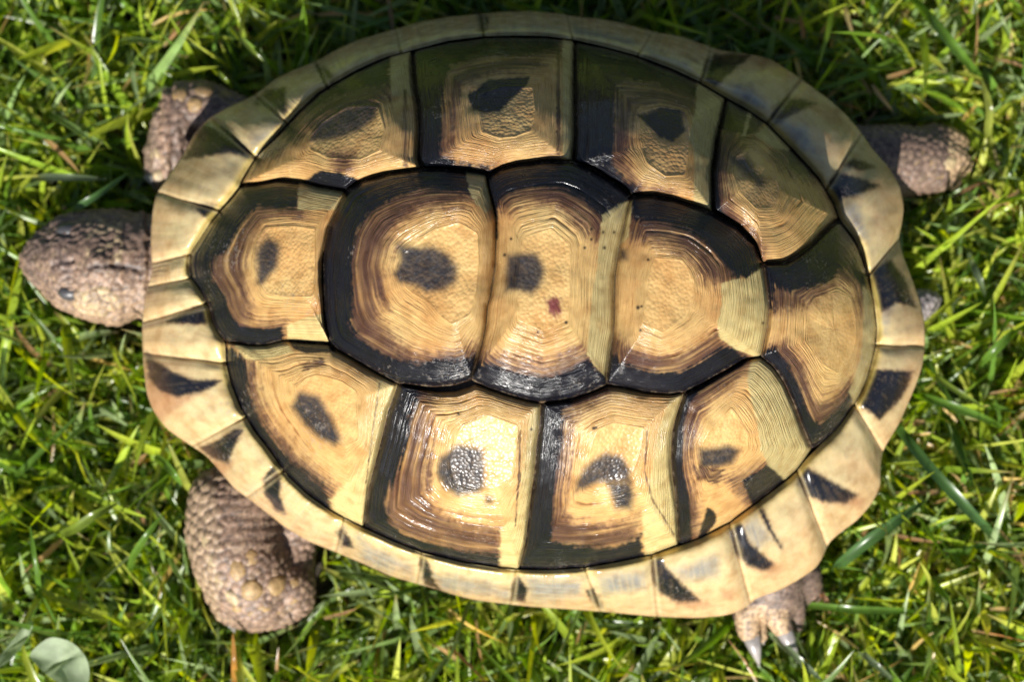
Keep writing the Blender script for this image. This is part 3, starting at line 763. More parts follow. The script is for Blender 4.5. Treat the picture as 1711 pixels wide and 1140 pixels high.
    # rolled rim and underside
    rows = [Vt]; cr = [col]; gv = [tt * 1.0]; sv = [Uf]
    rim = Vt[-nu:]
    inn = np.stack([CEN[0] - rim[:, 0], CEN[1] - rim[:, 1]], 1); inn /= np.linalg.norm(inn, axis=1)[:, None]
    for off, dz in ((0.0001, -0.0006), (0.0006, -0.0015), (0.0016, -0.0022), (0.0040, -0.0026), (0.0090, -0.0020)):
        q = rim.copy(); q[:, :2] += inn * off; q[:, 2] += dz
        rows.append(q); cr.append(np.tile(ORG * 0.9, (nu, 1))); gv.append(np.full(nu, 1.0)); sv.append(u)
    Vall = np.vstack(rows)
    nm = 'nuchal_scute' if i == nM - 1 else ('supracaudal_scute' if i in (12, 13) else 'marginal_scute')
    new_mesh(nm, Vall, grid_faces(nv + 5, nu), HORN, shell, cols=np.clip(np.vstack(cr), 0.004, 0.8),
             vals=dict(growth=np.concatenate(gv) * (0.3 if wid < 75 else 0.06), sweep=np.concatenate(sv), areola=np.zeros(len(Vall))))

# ---------------------------------------------------------------- body, head and legs: one continuous skin
import bmesh
CAPS = []   # (p0, p1, r0, r1) for keeping grass out
_a, _b = np.meshgrid(np.linspace(0, 2 * np.pi, 20, endpoint=False), np.linspace(0.02, np.pi - 0.02, 12))
SPH = np.stack([np.sin(_b) * np.cos(_a), np.sin(_b) * np.sin(_a), np.cos(_b)], -1).reshape(-1, 3)
SPF = grid_faces(12, 20, True)
BV = []
def blob(p, r, sx=1, sy=1, sz=1):
    BV.append(SPH * np.array([r * sx, r * sy, r * sz]) + np.array(p))
def limb(pts, sz=1.0):
    """pts: (px,py,z,radius mm)"""
    for k in range(len(pts) - 1):
        a, b = pts[k], pts[k + 1]
        pa, pb = Wv(*a[:3]), Wv(*b[:3]); ra, rb = a[3] / 1000, b[3] / 1000
        CAPS.append((np.array(pa), np.array(pb), ra, rb))
        n = max(2, int((pb - pa).length / (min(ra, rb) * 0.25)) + 1)
        for j in range(n + 1):
            f = j / n; blob(pa.lerp(pb, f), ra + (rb - ra) * f, sz=sz)
# torso under the shell
blob(Vector((CEN[0], CEN[1], 0.018)), 1, 0.052, 0.034, 0.011)
# neck and head: broad wedge, flat on top, pointed beak
limb([(600,470,0.015,7.5), (420,450,0.012,8.5), (300,446,0.0125,10.0), (225,444,0.0135,10.6)], 0.78)
limb([(225,444,0.0135,10.6), (180,446,0.0145,10.6), (146,441,0.0150,9.4), (116,438,0.0145,7.6), (92,434,0.0140,6.2), (76,435,0.0135,4.8), (63,440,0.0130,2.7)], 0.82)
limb([(158,490,0.015,5.2), (122,480,0.0155,4.8), (94,466,0.0145,3.9)], 0.9)
limb([(158,394,0.015,4.8), (122,395,0.0155,4.6), (94,408,0.0145,4.0)], 0.9)
limb([(196,498,0.0135,5.4), (150,497,0.0135,4.4)])
limb([(196,394,0.0135,5.2), (154,390,0.0135,4.2)])
limb([(170,443,0.0205,3.6), (120,438,0.0180,3.0), (86,436,0.0150,2.0)])
# front leg, lower in the photo
limb([(680,640,0.016,6.0), (560,740,0.014,6.5), (440,800,0.0105,7.4), (396,852,0.0115,8.6), (395,910,0.0120,8.6), (416,958,0.0110,8.4), (432,985,0.009,7.6)], 0.85)
limb([(372,836,0.0115,6.2), (354,890,0.0115,4.8), (366,945,0.010,4.6), (394,1004,0.009,4.2)])
limb([(500,850,0.009,5.0), (484,900,0.0075,5.2), (478,955,0.0075,5.2)], 0.85)
limb([(430,985,0.009,7.4), (440,1003,0.007,5.4), (470,994,0.007,5.0), (482,980,0.009,5.0)])
limb([(378,985,0.008,4.0), (390,1016,0.0075,3.4), (424,1028,0.0075,3.2), (466,1022,0.0075,3.2), (496,1002,0.008,3.4)])
limb([(410,1005,0.008,4.7), (414,1020,0.007,3.4)])
# front leg, upper in the photo
limb([(650,380,0.016,6.0), (470,250,0.012,6.5), (400,212,0.0105,5.8), (340,178,0.0105,5.0), (308,176,0.0105,4.2)])
limb([(312,180,0.0105,5.0), (290,214,0.0105,4.8), (279,255,0.0100,4.4), (271,290,0.0095,3.4)])
# rear leg, upper in the photo
limb([(1150,430,0.016,7), (1330,330,0.012,7.5), (1430,275,0.0100,7.6), (1500,270,0.0090,7.2), (1540,268,0.0085,6.4), (1562,266,0.0080,5.2)], 0.9)
limb([(1558,236,0.0085,3.4), (1585,238,0.0078,2.8), (1600,241,0.0072,2.0)])
limb([(1562,262,0.0088,3.6), (1590,268,0.0082,3.0), (1604,274,0.0075,2.2)])
limb([(1556,290,0.0090,3.6), (1576,294,0.0080,2.6), (1588,299,0.0070,1.9)])
# rear leg, lower in the photo
limb([(1130,700,0.016,6), (1240,880,0.012,7.5), (1275,935,0.0120,7.0), (1290,970,0.0120,6.0), (1300,990,0.0115,4.8)])
limb([(1335,962,0.0105,4.2), (1352,988,0.0090,2.6)])
limb([(1268,990,0.0125,3.6), (1246,1022,0.0125,2.5), (1251,1056,0.0118,2.0)])
limb([(1275,1008,0.0095,2.4), (1267,1040,0.0095,1.5), (1272,1064,0.0090,1.2)])
limb([(1290,1000,0.0125,3.4), (1296,1026,0.0130,2.5), (1307,1048,0.0122,2.0)])
limb([(1318,1000,0.0105,3.4), (1328,1026,0.0095,1.9), (1331,1046,0.0090,1.3)])
# tail
limb([(1250,530,0.015,6.0), (1440,540,0.012,6.0), (1510,520,0.0115,3.8), (1545,506,0.0110,2.4), (1557,501,0.0105,1.6)])
_F = np.vstack([SPF + i * len(SPH) for i in range(len(BV))])
body = new_mesh('body', np.vstack(BV), _F[:, ::-1], SKIN)
rm = body.modifiers.new('r', 'REMESH'); rm.mode = 'VOXEL'; rm.voxel_size = 0.00042; rm.use_smooth_shade = True
sm = body.modifiers.new('s', 'SMOOTH'); sm.iterations = 14; sm.factor = 0.6
dg = bpy.context.evaluated_depsgraph_get()
me2 = bpy.data.meshes.new_from_object(body.evaluated_get(dg))
body.modifiers.clear()
nvv = len(me2.vertices)
co = np.empty(nvv * 3, np.float32); me2.vertices.foreach_get('co', co); co = co.reshape(-1, 3).astype(float)
no = np.empty(nvv * 3, np.float32); me2.vertices.foreach_get('normal', no); no = no.reshape(-1, 3)
# pixel coordinates of each vertex, to place its pigment and painted light and shade
rel = co - CAM
dep = rel @ FWD
vx = rel @ RGT / dep * LENS / SENSOR * 1711 + 855.5
vy = -(rel @ UPV) / dep * LENS / SENSOR * 1711 + 570
head = vx < 262
# scale cells
order = rng.permutation(nvv)
cell_r = np.where(head, 0.0010, 0.00125)
cell_r = np.where((vx < 420) & (vy > 770) & (vx < 372), 0.0017, cell_r)
cell_r = np.where((vx < 330) & (vy < 330), 0.0015, cell_r)
cell_r = np.where(head & (((vx - 163) / 42) ** 2 + ((vy - 502) / 26) ** 2 < 1), 0.0015, cell_r)
cell_r = np.where(head & (vy < 440) & (vy > 365) & (vx > 145) & (vx < 205), 0.0012, cell_r)
cell_r = np.where(head & (vx > 210), 0.0006, cell_r)
cell_r = np.where((vx > 380) & (vx < 480) & (vy > 820) & (vy < 925), 0.0006, cell_r)
cell_r = np.where((vx > 1200) & (vy > 900), 0.0008, cell_r)
gs = 0.0018
gridh = {}
seeds = []
for idx in order[:90000]:
    p = co[idx]; r = cell_r[idx]
    key = (int(p[0] // gs), int(p[1] // gs), int(p[2] // gs)); ok = True
    for a in (-1, 0, 1):
        for b in (-1, 0, 1):
            for c in (-1, 0, 1):
                for q, rq in gridh.get((key[0] + a, key[1] + b, key[2] + c), ()):
                    dx = p[0] - q[0]; dy = p[1] - q[1]; dz = p[2] - q[2]
                    if dx * dx + dy * dy + dz * dz < (0.5 * (r + rq)) ** 2:
                        ok = False; break
                if not ok: break
            if not ok: break
        if not ok: break
    if ok:
        gridh.setdefault(key, []).append((p, r)); seeds.append(idx)
kd = kdtree.KDTree(len(seeds))
for j, idx in enumerate(seeds): kd.insert(co[idx], j)
kd.balance()
f1 = np.empty(nvv); f2 = np.empty(nvv); cid = np.empty(nvv, int)
for i in range(nvv):
    r = kd.find_n(co[i], 2)
    f1[i] = r[0][2]; cid[i] = r[0][1]; f2[i] = r[1][2]
sr = cell_r[np.array(seeds)][cid]
edge = np.clip((f2 - f1) / (sr * 0.55), 0, 1)
dome_h = edge ** 0.6
wr = np.where(head & (vx > 205), 0.3, 1.0)
co2 = co + no * (dome_h * sr * 0.36 * wr)[:, None]
# skin folds at the neck and elbow
fold = 0.00035 * np.sin(vx / 3.1 + 2 * noise2(vx / 20, vy / 14, 5)) * sstep(215, 250, vx) * (vx < 300)
fold += 0.00009 * np.sin(vy / 3.0 + 3 * noise2(vx / 20, vy / 20, 6)) * ((vx > 385) & (vx < 520) & (vy > 800) & (vy < 925))
fold += 0.0005 * noise2(vx / 9, vy / 6, 8) * head
def groove(path, wd, dp):
    d = np.full(nvv, 1e9)
    for (ax, ay), (bx, by) in zip(path[:-1], path[1:]):
        ex, ey = bx - ax, by - ay
        t_ = np.clip(((vx - ax) * ex + (vy - ay) * ey) / (ex * ex + ey * ey), 0, 1)
        d = np.minimum(d, np.hypot(vx - ax - t_ * ex, vy - ay - t_ * ey))
    return np.exp(-(d / wd) ** 2) * dp
fur = groove([(46, 448), (56, 462), (70, 478), (88, 494)], 3.0, 1.0) + groove([(88, 444), (102, 438), (122, 436)], 3.2, 1.0)
fur += groove([(150, 447), (180, 443), (215, 447), (240, 452)], 3.6, 1.0) + groove([(96, 480), (112, 476), (128, 484)], 3.0, 0.8) + groove([(78, 402), (100, 392), (124, 392)], 3.0, 0.8)
fur = fur * head
fold -= 0.0005 * fur
co2 += no * fold[:, None]
crand = rng.random(len(seeds))[cid]; crand2 = rng.random(len(seeds))[cid]
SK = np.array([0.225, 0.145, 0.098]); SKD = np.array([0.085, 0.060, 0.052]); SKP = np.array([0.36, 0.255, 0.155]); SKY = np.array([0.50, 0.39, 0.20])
bc = np.tile(SK, (nvv, 1)) * (0.75 + 0.55 * crand)[:, None]
bc = mixc(bc, SKP, (crand2 > 0.8) * 0.35)
pale = ((vx < 372) & (vy > 790) & (sr > 0.0014)) * 1.0
bc = mixc(bc, SKP * 1.05, pale * (0.35 + 0.5 * crand))
pale = ((vx < 268) & (vy > 170) & (vy < 330) & (vx > 200)) * 1.0
bc = mixc(bc, SKP, pale * 0.6 * (vx < 262))
yl = (head & (sr > 0.0013) & (vy > 470)) * 1.0
bc = mixc(bc, SKY, yl * (0.25 + 0.5 * crand))
yl = (head & (vy < 440) & (vy > 365) & (vx > 145) & (vx < 205)) * 1.0
bc = mixc(bc, SKY, yl * (crand > 0.45) * 0.55)
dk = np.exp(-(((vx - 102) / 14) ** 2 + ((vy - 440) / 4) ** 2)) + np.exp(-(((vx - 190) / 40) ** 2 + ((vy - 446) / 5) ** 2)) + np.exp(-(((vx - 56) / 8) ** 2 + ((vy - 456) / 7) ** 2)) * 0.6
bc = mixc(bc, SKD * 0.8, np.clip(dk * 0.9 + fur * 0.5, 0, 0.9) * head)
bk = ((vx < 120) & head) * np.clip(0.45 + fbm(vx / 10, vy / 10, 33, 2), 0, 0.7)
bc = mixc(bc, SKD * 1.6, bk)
foot = (vy > 1012) & (((vx > 1230) & (vx < 1282)) | ((vx > 1284) & (vx < 1316) & (vy > 1018)))
bc = mixc(bc, np.array([0.50, 0.34, 0.19]), foot * 0.7)
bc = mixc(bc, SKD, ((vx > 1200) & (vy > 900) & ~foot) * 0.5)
fp = ((vx > 1583) & (vy < 300)) * 1.0  # pale toes, with the sun beyond the shell's shade edge painted in
bc = mixc(bc, np.array([0.50, 0.34, 0.19]), fp * 0.7)
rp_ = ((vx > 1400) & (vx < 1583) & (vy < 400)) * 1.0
bc = mixc(bc, SKD, rp_ * 0.45)  # shell's shade across the upper rear leg, painted as darker skin
tl = ((vx > 1500) & (vy > 450) & (vy < 600)) * 1.0
bc = mixc(bc, np.array([0.30, 0.28, 0.28]), tl * 0.7)
bc = mixc(bc, SKD, ((vx > 285) & (vx < 430) & (vy < 330)) * 0.5)  # shade of the shell on the upper front leg, put into the skin colour
bc = mixc(bc, np.array([0.36, 0.24, 0.145]), head * 0.45 * sstep(450, 510, vy))  # warmer lower side of the head, partly sunlight in the colour
bc = mixc(bc, SKD * 1.2, head * 0.45 * (1 - sstep(385, 445, vy + 20 * noise2(vx / 15, vy / 15, 77))))  # darker upper side of the head, partly painted shade
bc = mixc(bc, SKD * 0.6, (1 - sstep(0.0, 0.5, edge)) * 0.8)
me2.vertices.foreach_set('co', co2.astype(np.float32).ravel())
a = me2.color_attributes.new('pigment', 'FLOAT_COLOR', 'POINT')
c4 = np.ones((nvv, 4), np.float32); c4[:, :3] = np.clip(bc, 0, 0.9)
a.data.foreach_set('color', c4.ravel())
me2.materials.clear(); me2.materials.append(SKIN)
me2.polygons.foreach_set('use_smooth', np.ones(len(me2.polygons), bool))
me2.update(); me2.name = 'body'
print('body verts', nvv, 'scales', len(seeds))
body.data = me2
body.parent = tort
kb = kdtree.KDTree(nvv)
top = np.nonzero(no[:, 2] > -0.2)[0]
kt = kdtree.KDTree(len(top))
for j in top: kt.insert((vx[j], vy[j], 0), int(j))
kt.balance()

def on_skin(px, py):
    """highest skin point seen at a pixel"""
    best = None
    for _, j, dd in kt.find_range((px, py, 0), 5.0):
        if best is None or co[j][2] > co[best][2]: best = j
    if best is None: best = kt.find((px, py, 0))[1]
    return Vector(co[best]), Vector(no[best])

def scale_mesh(px, py, rx, ry, rot, hgt, col, label=None):
    p, n = on_skin(px, py)
    nu_, nv_ = 20, 8
    V = []; 
    mm = 0.000126
    for j in range(nv_):
        f = j / (nv_ - 1); rr = math.sin(f * math.pi / 2) ** 0.9; zz = math.cos(f * math.pi / 2) ** 0.7
        for k in range(nu_):
            a_ = 2 * math.pi * k / nu_
            wob = 1 + 0.04 * math.sin(3 * a_ + px) + 0.03 * math.sin(5 * a_ + py)
            x = rr * rx * mm * math.cos(a_) * wob; y = rr * ry * mm * math.sin(a_) * wob
            V.append((x * math.cos(rot) - y * math.sin(rot), x * math.sin(rot) + y * math.cos(rot), zz * hgt * 0.75 - 0.0005))
    q = Vector((0, 0, 1)).rotation_difference(n)
    V = [tuple(p + q @ Vector(v)) for v in V]
    V = np.array(V); cc = np.tile(col, (len(V), 1)) * (0.82 + 0.3 * np.repeat(1 - np.arange(nv_) / nv_, nu_))[:, None]
    o = new_mesh('scale', V, np.vstack([grid_faces(nv_, nu_, True)]), SKIN, body, cols=cc)
    return o
YT = np.array([0.32, 0.205, 0.088]); YP = np.array([0.36, 0.27, 0.15])
for a in [(398,957,13,19,0.1,0.0016,YT), (424,934,12,15,0,0.0013,YT*0.95), (424,989,17,18,0.2,0.0018,YT), (466,981,17,17,0.5,0.0018,YT*0.95),
          (496,972,9,10,0,0.0013,YT), (385,1003,11,17,0.5,0.0014,YP), (394,1020,11,9,0.3,0.0014,YT*1.0), (417,1030,8,7,0,0.0012,YT*0.9), (442,1022,11,8,-0.2,0.0013,YT), (467,1028,7,6,-0.3,0.0011,YT*0.9), (494,1008,10,8,-0.6,0.0012,YT),
          (340,905,10,14,0.2,0.0014,YP), (352,940,9,13,0.3,0.0014,YP), (333,872,9,12,0,0.0013,YP), (363,972,9,13,0.4,0.0013,YP), (345,812,9,11,0,0.0011,YP)]:
    scale_mesh(*a)
for a in [(301,153,13,13,0,0.0018,YT*0.8), (321,176,14,13,0,0.0018,YT*0.8), (343,147,16,14,0,0.0018,YT*0.6), (378,155,13,12,0,0.0014,YT*0.55),
          (258,262,9,13,0,0.0012,YP), (263,300,10,14,-0.4,0.0012,YP)]:
    scale_mesh(*a)
for a in [(133,491,9,9,0,0.001,YP), (151,488,8,9,0,0.001,YP*1.05), (169,491,9,9,0,0.001,YP*1.05), (149,508,10,8,0,0.001,YP*1.1), (168,511,9,9,0,0.001,YP*1.15),
          (186,503,8,7,0,0.0008,YP), (161,526,10,6,0.2,0.0009,YP), (187,518,9,7,0,0.0009,YP), (135,515,8,7,0,0.0009,YP*0.95)]:
    scale_mesh(*a)
for a in [(1593,248,13,8,0,0.0012,YP*1.1), (1590,275,17,12,0.1,0.0015,YP*1.2), (1545,253,9,7,0,0.001,YT*0.6), (1538,274,9,8,0,0.001,YT*0.6),
          (1562,272,10,9,0,0.001,YT*0.7), (1575,298,12,8,0,0.001,YT*0.6)]:
    scale_mesh(*a)

def claw(p0, p1, r, zc, bend=0.0):
    a, b = Wv(*p0), Wv(*p1)
    n_, k_ = 9, 12
    V = []
    ax = (b - a).normalized(); side = ax.cross(Vector((0, 0, 1))).normalized(); up = side.cross(ax)
    for i_ in range(n_):
        f = i_ / (n_ - 1)
        c_ = a.lerp(b, f) + up * (bend * math.sin(f * math.pi))
        rr = r * (1 - f ** 1.5) + 0.00008
        for k in range(k_):
            t_ = 2 * math.pi * k / k_
            V.append(tuple(c_ + side * (rr * math.cos(t_)) + up * (rr * 0.8 * math.sin(t_))))
    CAPS.append((np.array(a), np.array(b), r, 0.0008))
    o = new_mesh('claw', np.array(V), grid_faces(n_, k_, True), CLAW, body)
    return o
claw((1251,1052,0.0118), (1269,1114,0.0108), 0.0018, 0, 0.0008)
claw((1306,1046,0.0124), (1334,1110,0.0108), 0.0017, 0, 0.0008)
claw((1272,1060,0.0090), (1276,1078,0.0075), 0.0010, 0)
claw((1331,1044,0.0090), (1333,1060,0.0075), 0.0010, 0)
claw((1603,250,0.009), (1621,246,0.0075), 0.0011, 0)
claw((1604,275,0.009), (1623,284,0.0075), 0.0012, 0)
claw((1588,298,0.009), (1600,306,0.0075), 0.0011, 0)
claw((380,1022,0.0095), (392,1058,0.0060), 0.0016, 0)
claw((415,1032,0.008), (420,1050,0.0050), 0.0014, 0)
claw((262,300,0.012), (240,296,0.0105), 0.0014, 0)
# eyes set low on both sides of the head
for px, py in ((112,496), (108,378)):
    p, n = on_skin(px, py)
    bm = bmesh.new(); bmesh.ops.create_uvsphere(bm, u_segments=20, v_segments=12, radius=0.0019, matrix=Matrix.Translation(p - n * 0.0009) @ Matrix.Diagonal((1.3, 0.85, 0.95, 1)))
    mm_ = bpy.data.meshes.new('eye'); bm.to_mesh(mm_); bm.free(); mm_.materials.append(EYEM)
    mm_.polygons.foreach_set('use_smooth', np.ones(len(mm_.polygons), bool))
    o = bpy.data.objects.new('eye', mm_); scene.collection.objects.link(o); o.parent = body

# ---------------------------------------------------------------- ground
gn = 140
def groundz(x, y):
    return 0.0016 * fbm(x * 60, y * 60, 3, 3) - 0.001
g1 = np.concatenate([[-40, -12, -4, -1.5, -0.7], np.linspace(-0.35, 0.35, gn), [0.7, 1.5, 4, 12, 40]])
GX, GY = np.meshgrid(g1, g1)
near = np.exp(-((GX / 0.5) ** 2 + (GY / 0.5) ** 2))
GZ = groundz(GX, GY) * near
soil = new_mesh('ground', np.stack([GX, GY, GZ], -1).reshape(-1, 3), grid_faces(len(g1), len(g1)), SOIL)
soil['kind'] = 'structure'

# ---------------------------------------------------------------- grass
OUTPX = OUs
def blocked(pts, mask=None):
    """True where a point lies inside the animal (with a margin)"""
    x, y, z = pts[..., 0], pts[..., 1], pts[..., 2]
    dx = x - CEN[0]; dy = y - CEN[1]; r = np.hypot(dx, dy); tht = np.arctan2(dy, dx)
    ro = np.interp(tht, TH, ROUT)
    b = (r < ro * 0.93) & (z > 0.004)
    b |= (r < ro + 0.0010) & (z > 0.0125)
    for p0, p1, r0, r1 in CAPS:
        d = p1 - p0; L2 = d @ d + 1e-12
        t_ = np.clip(((x - p0[0]) * d[0] + (y - p0[1]) * d[1] + (z - p0[2]) * d[2]) / L2, 0, 1)
        qx = p0[0] + t_ * d[0]; qy = p0[1] + t_ * d[1]; qz = p0[2] + t_ * d[2]
        rr = r0 + (r1 - r0) * t_ + 0.0006
        h2 = (x - qx) ** 2 + (y - qy) ** 2
        b |= (h2 < (rr * 0.97) ** 2) & (z > qz - rr) 
    return b

def blades(n, x0, x1, y0, y1, lmin, lmax, wmin, wmax, lean, palette, seed, zbase=None, nseg=6, dens=None, droop=1.0):
    r = np.random.default_rng(seed)
    x = r.uniform(x0, x1, n); y = r.uniform(y0, y1, n)
    if dens is not None:
        keep = r.random(n) < dens(x, y); x = x[keep]; y = y[keep]; n = len(x)
    L = lmin + (lmax - lmin) * r.random(n) ** 1.3
    wd = wmin + (wmax - wmin) * r.random(n) ** 1.5
    az = r.uniform(0, 2 * np.pi, n)
    # tufts lean together
    az = az + 3.0 * fbm(x * 25, y * 25, seed, 2)
    l0 = r.uniform(lean[0], lean[1], n)
    curl = r.uniform(0.2, 1.3, n) * droop
    tw = r.normal(0, 0.7, n)
    turn = r.normal(0, 0.35, n)
    s = np.linspace(0, 1, nseg + 1)
    P0 = np.zeros((n, nseg + 1, 3)); D = np.zeros((n, nseg + 1, 3))
    cur = np.stack([x, y, groundz(x, y)], 1)
    if zbase is not None: cur[:, 2] += r.uniform(0, zbase, n)
    for k in range(nseg + 1):
        th_ = np.minimum(l0 + curl * s[k], 1.95)
        azk = az + turn * s[k]
        d = np.stack([np.sin(th_) * np.cos(azk), np.sin(th_) * np.sin(azk), np.cos(th_)], 1)
        P0[:, k] = cur; D[:, k] = d
        cur = cur + d * (L / nseg)[:, None]
    ok = ~blocked(P0).any(1) & (P0[:, 2:, 2].min(1) > -0.001)
    P0 = P0[ok]; D = D[ok]; wd = wd[ok]; az = az[ok]; tw = tw[ok]; n = len(P0)
    side = np.stack([-np.sin(az), np.cos(az), np.zeros(n)], 1)[:, None].repeat(nseg + 1, 1)
    nrm = np.cross(D, side)
    a_ = tw[:, None] * s[None] + tw[:, None] * 0.5
    sd2 = side * np.cos(a_)[..., None] + nrm * np.sin(a_)[..., None]
    nr2 = -side * np.sin(a_)[..., None] + nrm * np.cos(a_)[..., None]
    prof = np.minimum(1, 0.65 + s * 1.2) * (1 - s ** 2.6) ** 0.75 + 0.03
    hw = (wd[:, None] * prof[None] * 0.5)[..., None]
    Lf = P0 - sd2 * hw; Rt = P0 + sd2 * hw; Md = P0 - nr2 * hw * 0.45
    V = np.stack([Lf, Md, Rt], 2).reshape(-1, 3)
    base = (np.arange(n) * (nseg + 1) * 3)[:, None, None]
    kk = (np.arange(nseg) * 3)[None, :, None]
    q = np.array([[0, 1, 4, 3], [1, 2, 5, 4]])
    F = (base[..., None] + kk[..., None] + q[None, None]).reshape(-1, 4)
    pi = r.integers(0, len(palette), n); c = np.array(palette)[pi] * r.uniform(0.95, 1.95, (n, 1)) * np.array([1.12, 1.16, 1.05])
    C = np.repeat(c, (nseg + 1) * 3, 0).reshape(n, nseg + 1, 3, 3)
    # pale sheath at the foot, yellowing tips on a few
    tip = (r.random(n) < 0.22)[:, None] * sstep(0.75, 1.0, s)[None]
    C = C * (1 - tip[..., None, None]) + np.array([0.30, 0.22, 0.09]) * tip[..., None, None]
    ft = (1 - sstep(0.0, 0.22, s))[None, :, None, None] * 0.5
    C = C * (1 - ft) + np.array([0.20, 0.20, 0.09]) * ft
    return V, F, C.reshape(-1, 3)

GREENS = [(0.085,0.145,0.014), (0.13,0.19,0.018), (0.18,0.23,0.022), (0.06,0.11,0.018), (0.11,0.16,0.055), (0.22,0.25,0.025), (0.16,0.20,0.10), (0.26,0.27,0.05)]
STRAW = [(0.34,0.22,0.10), (0.26,0.15,0.07), (0.38,0.28,0.15), (0.22,0.12,0.06), (0.40,0.26,0.08)]
def joinm(parts):
    V = []; F = []; C = []; o = 0
    for v, f, c in parts:
        V.append(v); F.append(f + o); C.append(c); o += len(v)
    return np.vstack(V), np.vstack(F), np.vstack(C)
X0, X1, Y0, Y1 = -0.19, 0.19, -0.145, 0.165
parts = [
 blades(26000, X0, X1, Y0, Y1, 0.008, 0.024, 0.0007, 0.0019, (0.1, 0.9), GREENS, 11, nseg=6),
 blades(6500, X0, X1, Y0, Y1, 0.016, 0.036, 0.0010, 0.0024, (0.3, 1.1), GREENS, 12, nseg=7),
 blades(24000, X0, X1, Y0, Y1, 0.004, 0.012, 0.0009, 0.0020, (0.6, 1.5), GREENS, 13, zbase=0.007, nseg=5),
 # broader patch of short, thick, mossy shoots on the right
 blades(16000, 0.04, X1, Y0, Y1, 0.004, 0.011, 0.0010, 0.0020, (0.1, 1.3), GREENS[2:], 14, zbase=0.010, nseg=4,
        dens=lambda x, y: sstep(0.04, 0.10, x) * 0.9),
]
V, F, C = joinm(parts)
grass = new_mesh('grass', V, F, LEAF, cols=C)
grass['kind'] = 'stuff'; grass['label'] = 'short tangled green lawn grass around the tortoise'; grass['category'] = 'grass'
V, F, C = joinm([blades(1500, 0.05, X1, Y0, Y1, 0.004, 0.012, 0.0005, 0.0012, (0.8, 1.6), STRAW, 22, zbase=0.014, nseg=4, droop=0.4), blades(1500, X0, X1, Y0, Y1, 0.004, 0.014, 0.0006, 0.0014, (0.9, 1.6), STRAW, 21, zbase=0.012, nseg=4, droop=0.4)])
straw = new_mesh('dead_grass', V, F, LEAF, cols=C)
straw['kind'] = 'stuff'; straw['label'] = 'dry straw coloured bits scattered through the lawn'; straw['category'] = 'dead grass'

# ---- single blades that stand out
def big_blade(pts, width_px, col, label, name='grass_blade', cat='grass blade', fold=0.4, taper=(0.6, 0.15), group=None):
    q = np.array([W(a, b, z)[0] for a, b, z in pts])
    q = smooth_path(q, 22, k=3); n = len(q)
    D = np.gradient(q, axis=0); D /= np.linalg.norm(D, axis=1)[:, None]
    side = np.cross(D, [0, 0, 1]); side /= np.linalg.norm(side, axis=1)[:, None]; up = np.cross(side, D)
    s = np.linspace(0, 1, n)
    prof = np.interp(s, [0, 0.15, 0.55, 0.85, 1], [taper[0], 0.9, 1, 0.7, taper[1]])
    hw = (width_px * 0.000125 * 0.5 * prof)[:, None]
    off = [-1, -0.5, 0, 0.5, 1]; dep_ = [0.0, -0.7, -1.0, -0.7, 0.0]
    V = np.stack([q + side * hw * o_ + up * hw * fold * d_ for o_, d_ in zip(off, dep_)], 1).reshape(-1, 3)
    cc = np.tile(col, (len(V), 1)) * (1 + 0.25 * noise2(np.repeat(s * 14, 5), np.tile([0, 3, 5, 8, 11], n), 5))[:, None]
    cc[2::5] *= 0.8
    o = new_mesh(name, V, grid_faces(n, 5), LEAF, cols=cc)
    o['label'] = label; o['category'] = cat
    if group: o['group'] = group
    return o
G1 = np.array([0.10,0.19,0.025]); G2 = np.array([0.06,0.125,0.035]); G3 = np.array([0.16,0.22,0.03]); G4 = np.array([0.13,0.17,0.09])
big_blade([(1520,-10,0.010),(1560,35,0.019),(1600,85,0.021),(1640,130,0.012),(1648,142,0.003)], 17, G1, 'bright green blade slanting down from the top edge, right of the shadow')
big_blade([(1672,262,0.003),(1650,225,0.012),(1655,180,0.018),(1640,132,0.017)], 15, np.array([0.24,0.27,0.05]), 'pale yellow-green curved stalk near the top right corner, above the hind leg claws')
big_blade([(1490,690,0.004),(1505,722,0.017),(1560,790,0.021),(1620,855,0.020),(1665,900,0.014),(1690,925,0.004)], 17, G2, 'long dark green blade slanting down right of the hind lower shell edge')
big_blade([(1392,960,0.004),(1402,945,0.014),(1450,905,0.019),(1500,870,0.020),(1545,838,0.014)], 18, G2*1.1, 'dark green blade rising to the right from the lower hind foot')
big_blade([(1518,650,0.004),(1532,660,0.015),(1580,675,0.019),(1640,697,0.018),(1690,722,0.008)], 13, G1*1.1, 'green blade lying level with the lower half of the split tail plate')
big_blade([(1540,610,0.006),(1560,628,0.016),(1600,655,0.018),(1645,682,0.016)], 10, G3, 'thin yellow-green blade crossing above the level blade behind the tail')
big_blade([(1625,628,0.005),(1650,598,0.017),(1680,568,0.019),(1716,535,0.012)], 14, G1, 'green blade pointing to the right edge behind the tail')
big_blade([(1615,415,0.006),(1625,440,0.017),(1640,475,0.018),(1648,500,0.008)], 11, G4, 'greyish upright blade right of the shadow behind the tail')
big_blade([(1284,1055,0.004),(1296,1068,0.012),(1330,1098,0.015),(1380,1145,0.012)], 11, G4*1.15, 'pale blade running from the hind claws to the bottom edge')
big_blade([(1310,1012,0.006),(1350,1012,0.011),(1420,1020,0.015),(1500,1022,0.013),(1540,1024,0.006)], 12, G1*1.1, 'green blade lying level right of the hind claws')
big_blade([(1430,1080,0.004),(1440,1092,0.013),(1470,1118,0.014),(1500,1145,0.010)], 10, G4, 'grey-green blade near the bottom edge, right of the hind foot')
big_blade([(1448,-8,0.010),(1449,15,0.020),(1449,42,0.021)], 9, G3*1.1, 'short lit blade at the top edge inside the shadow')
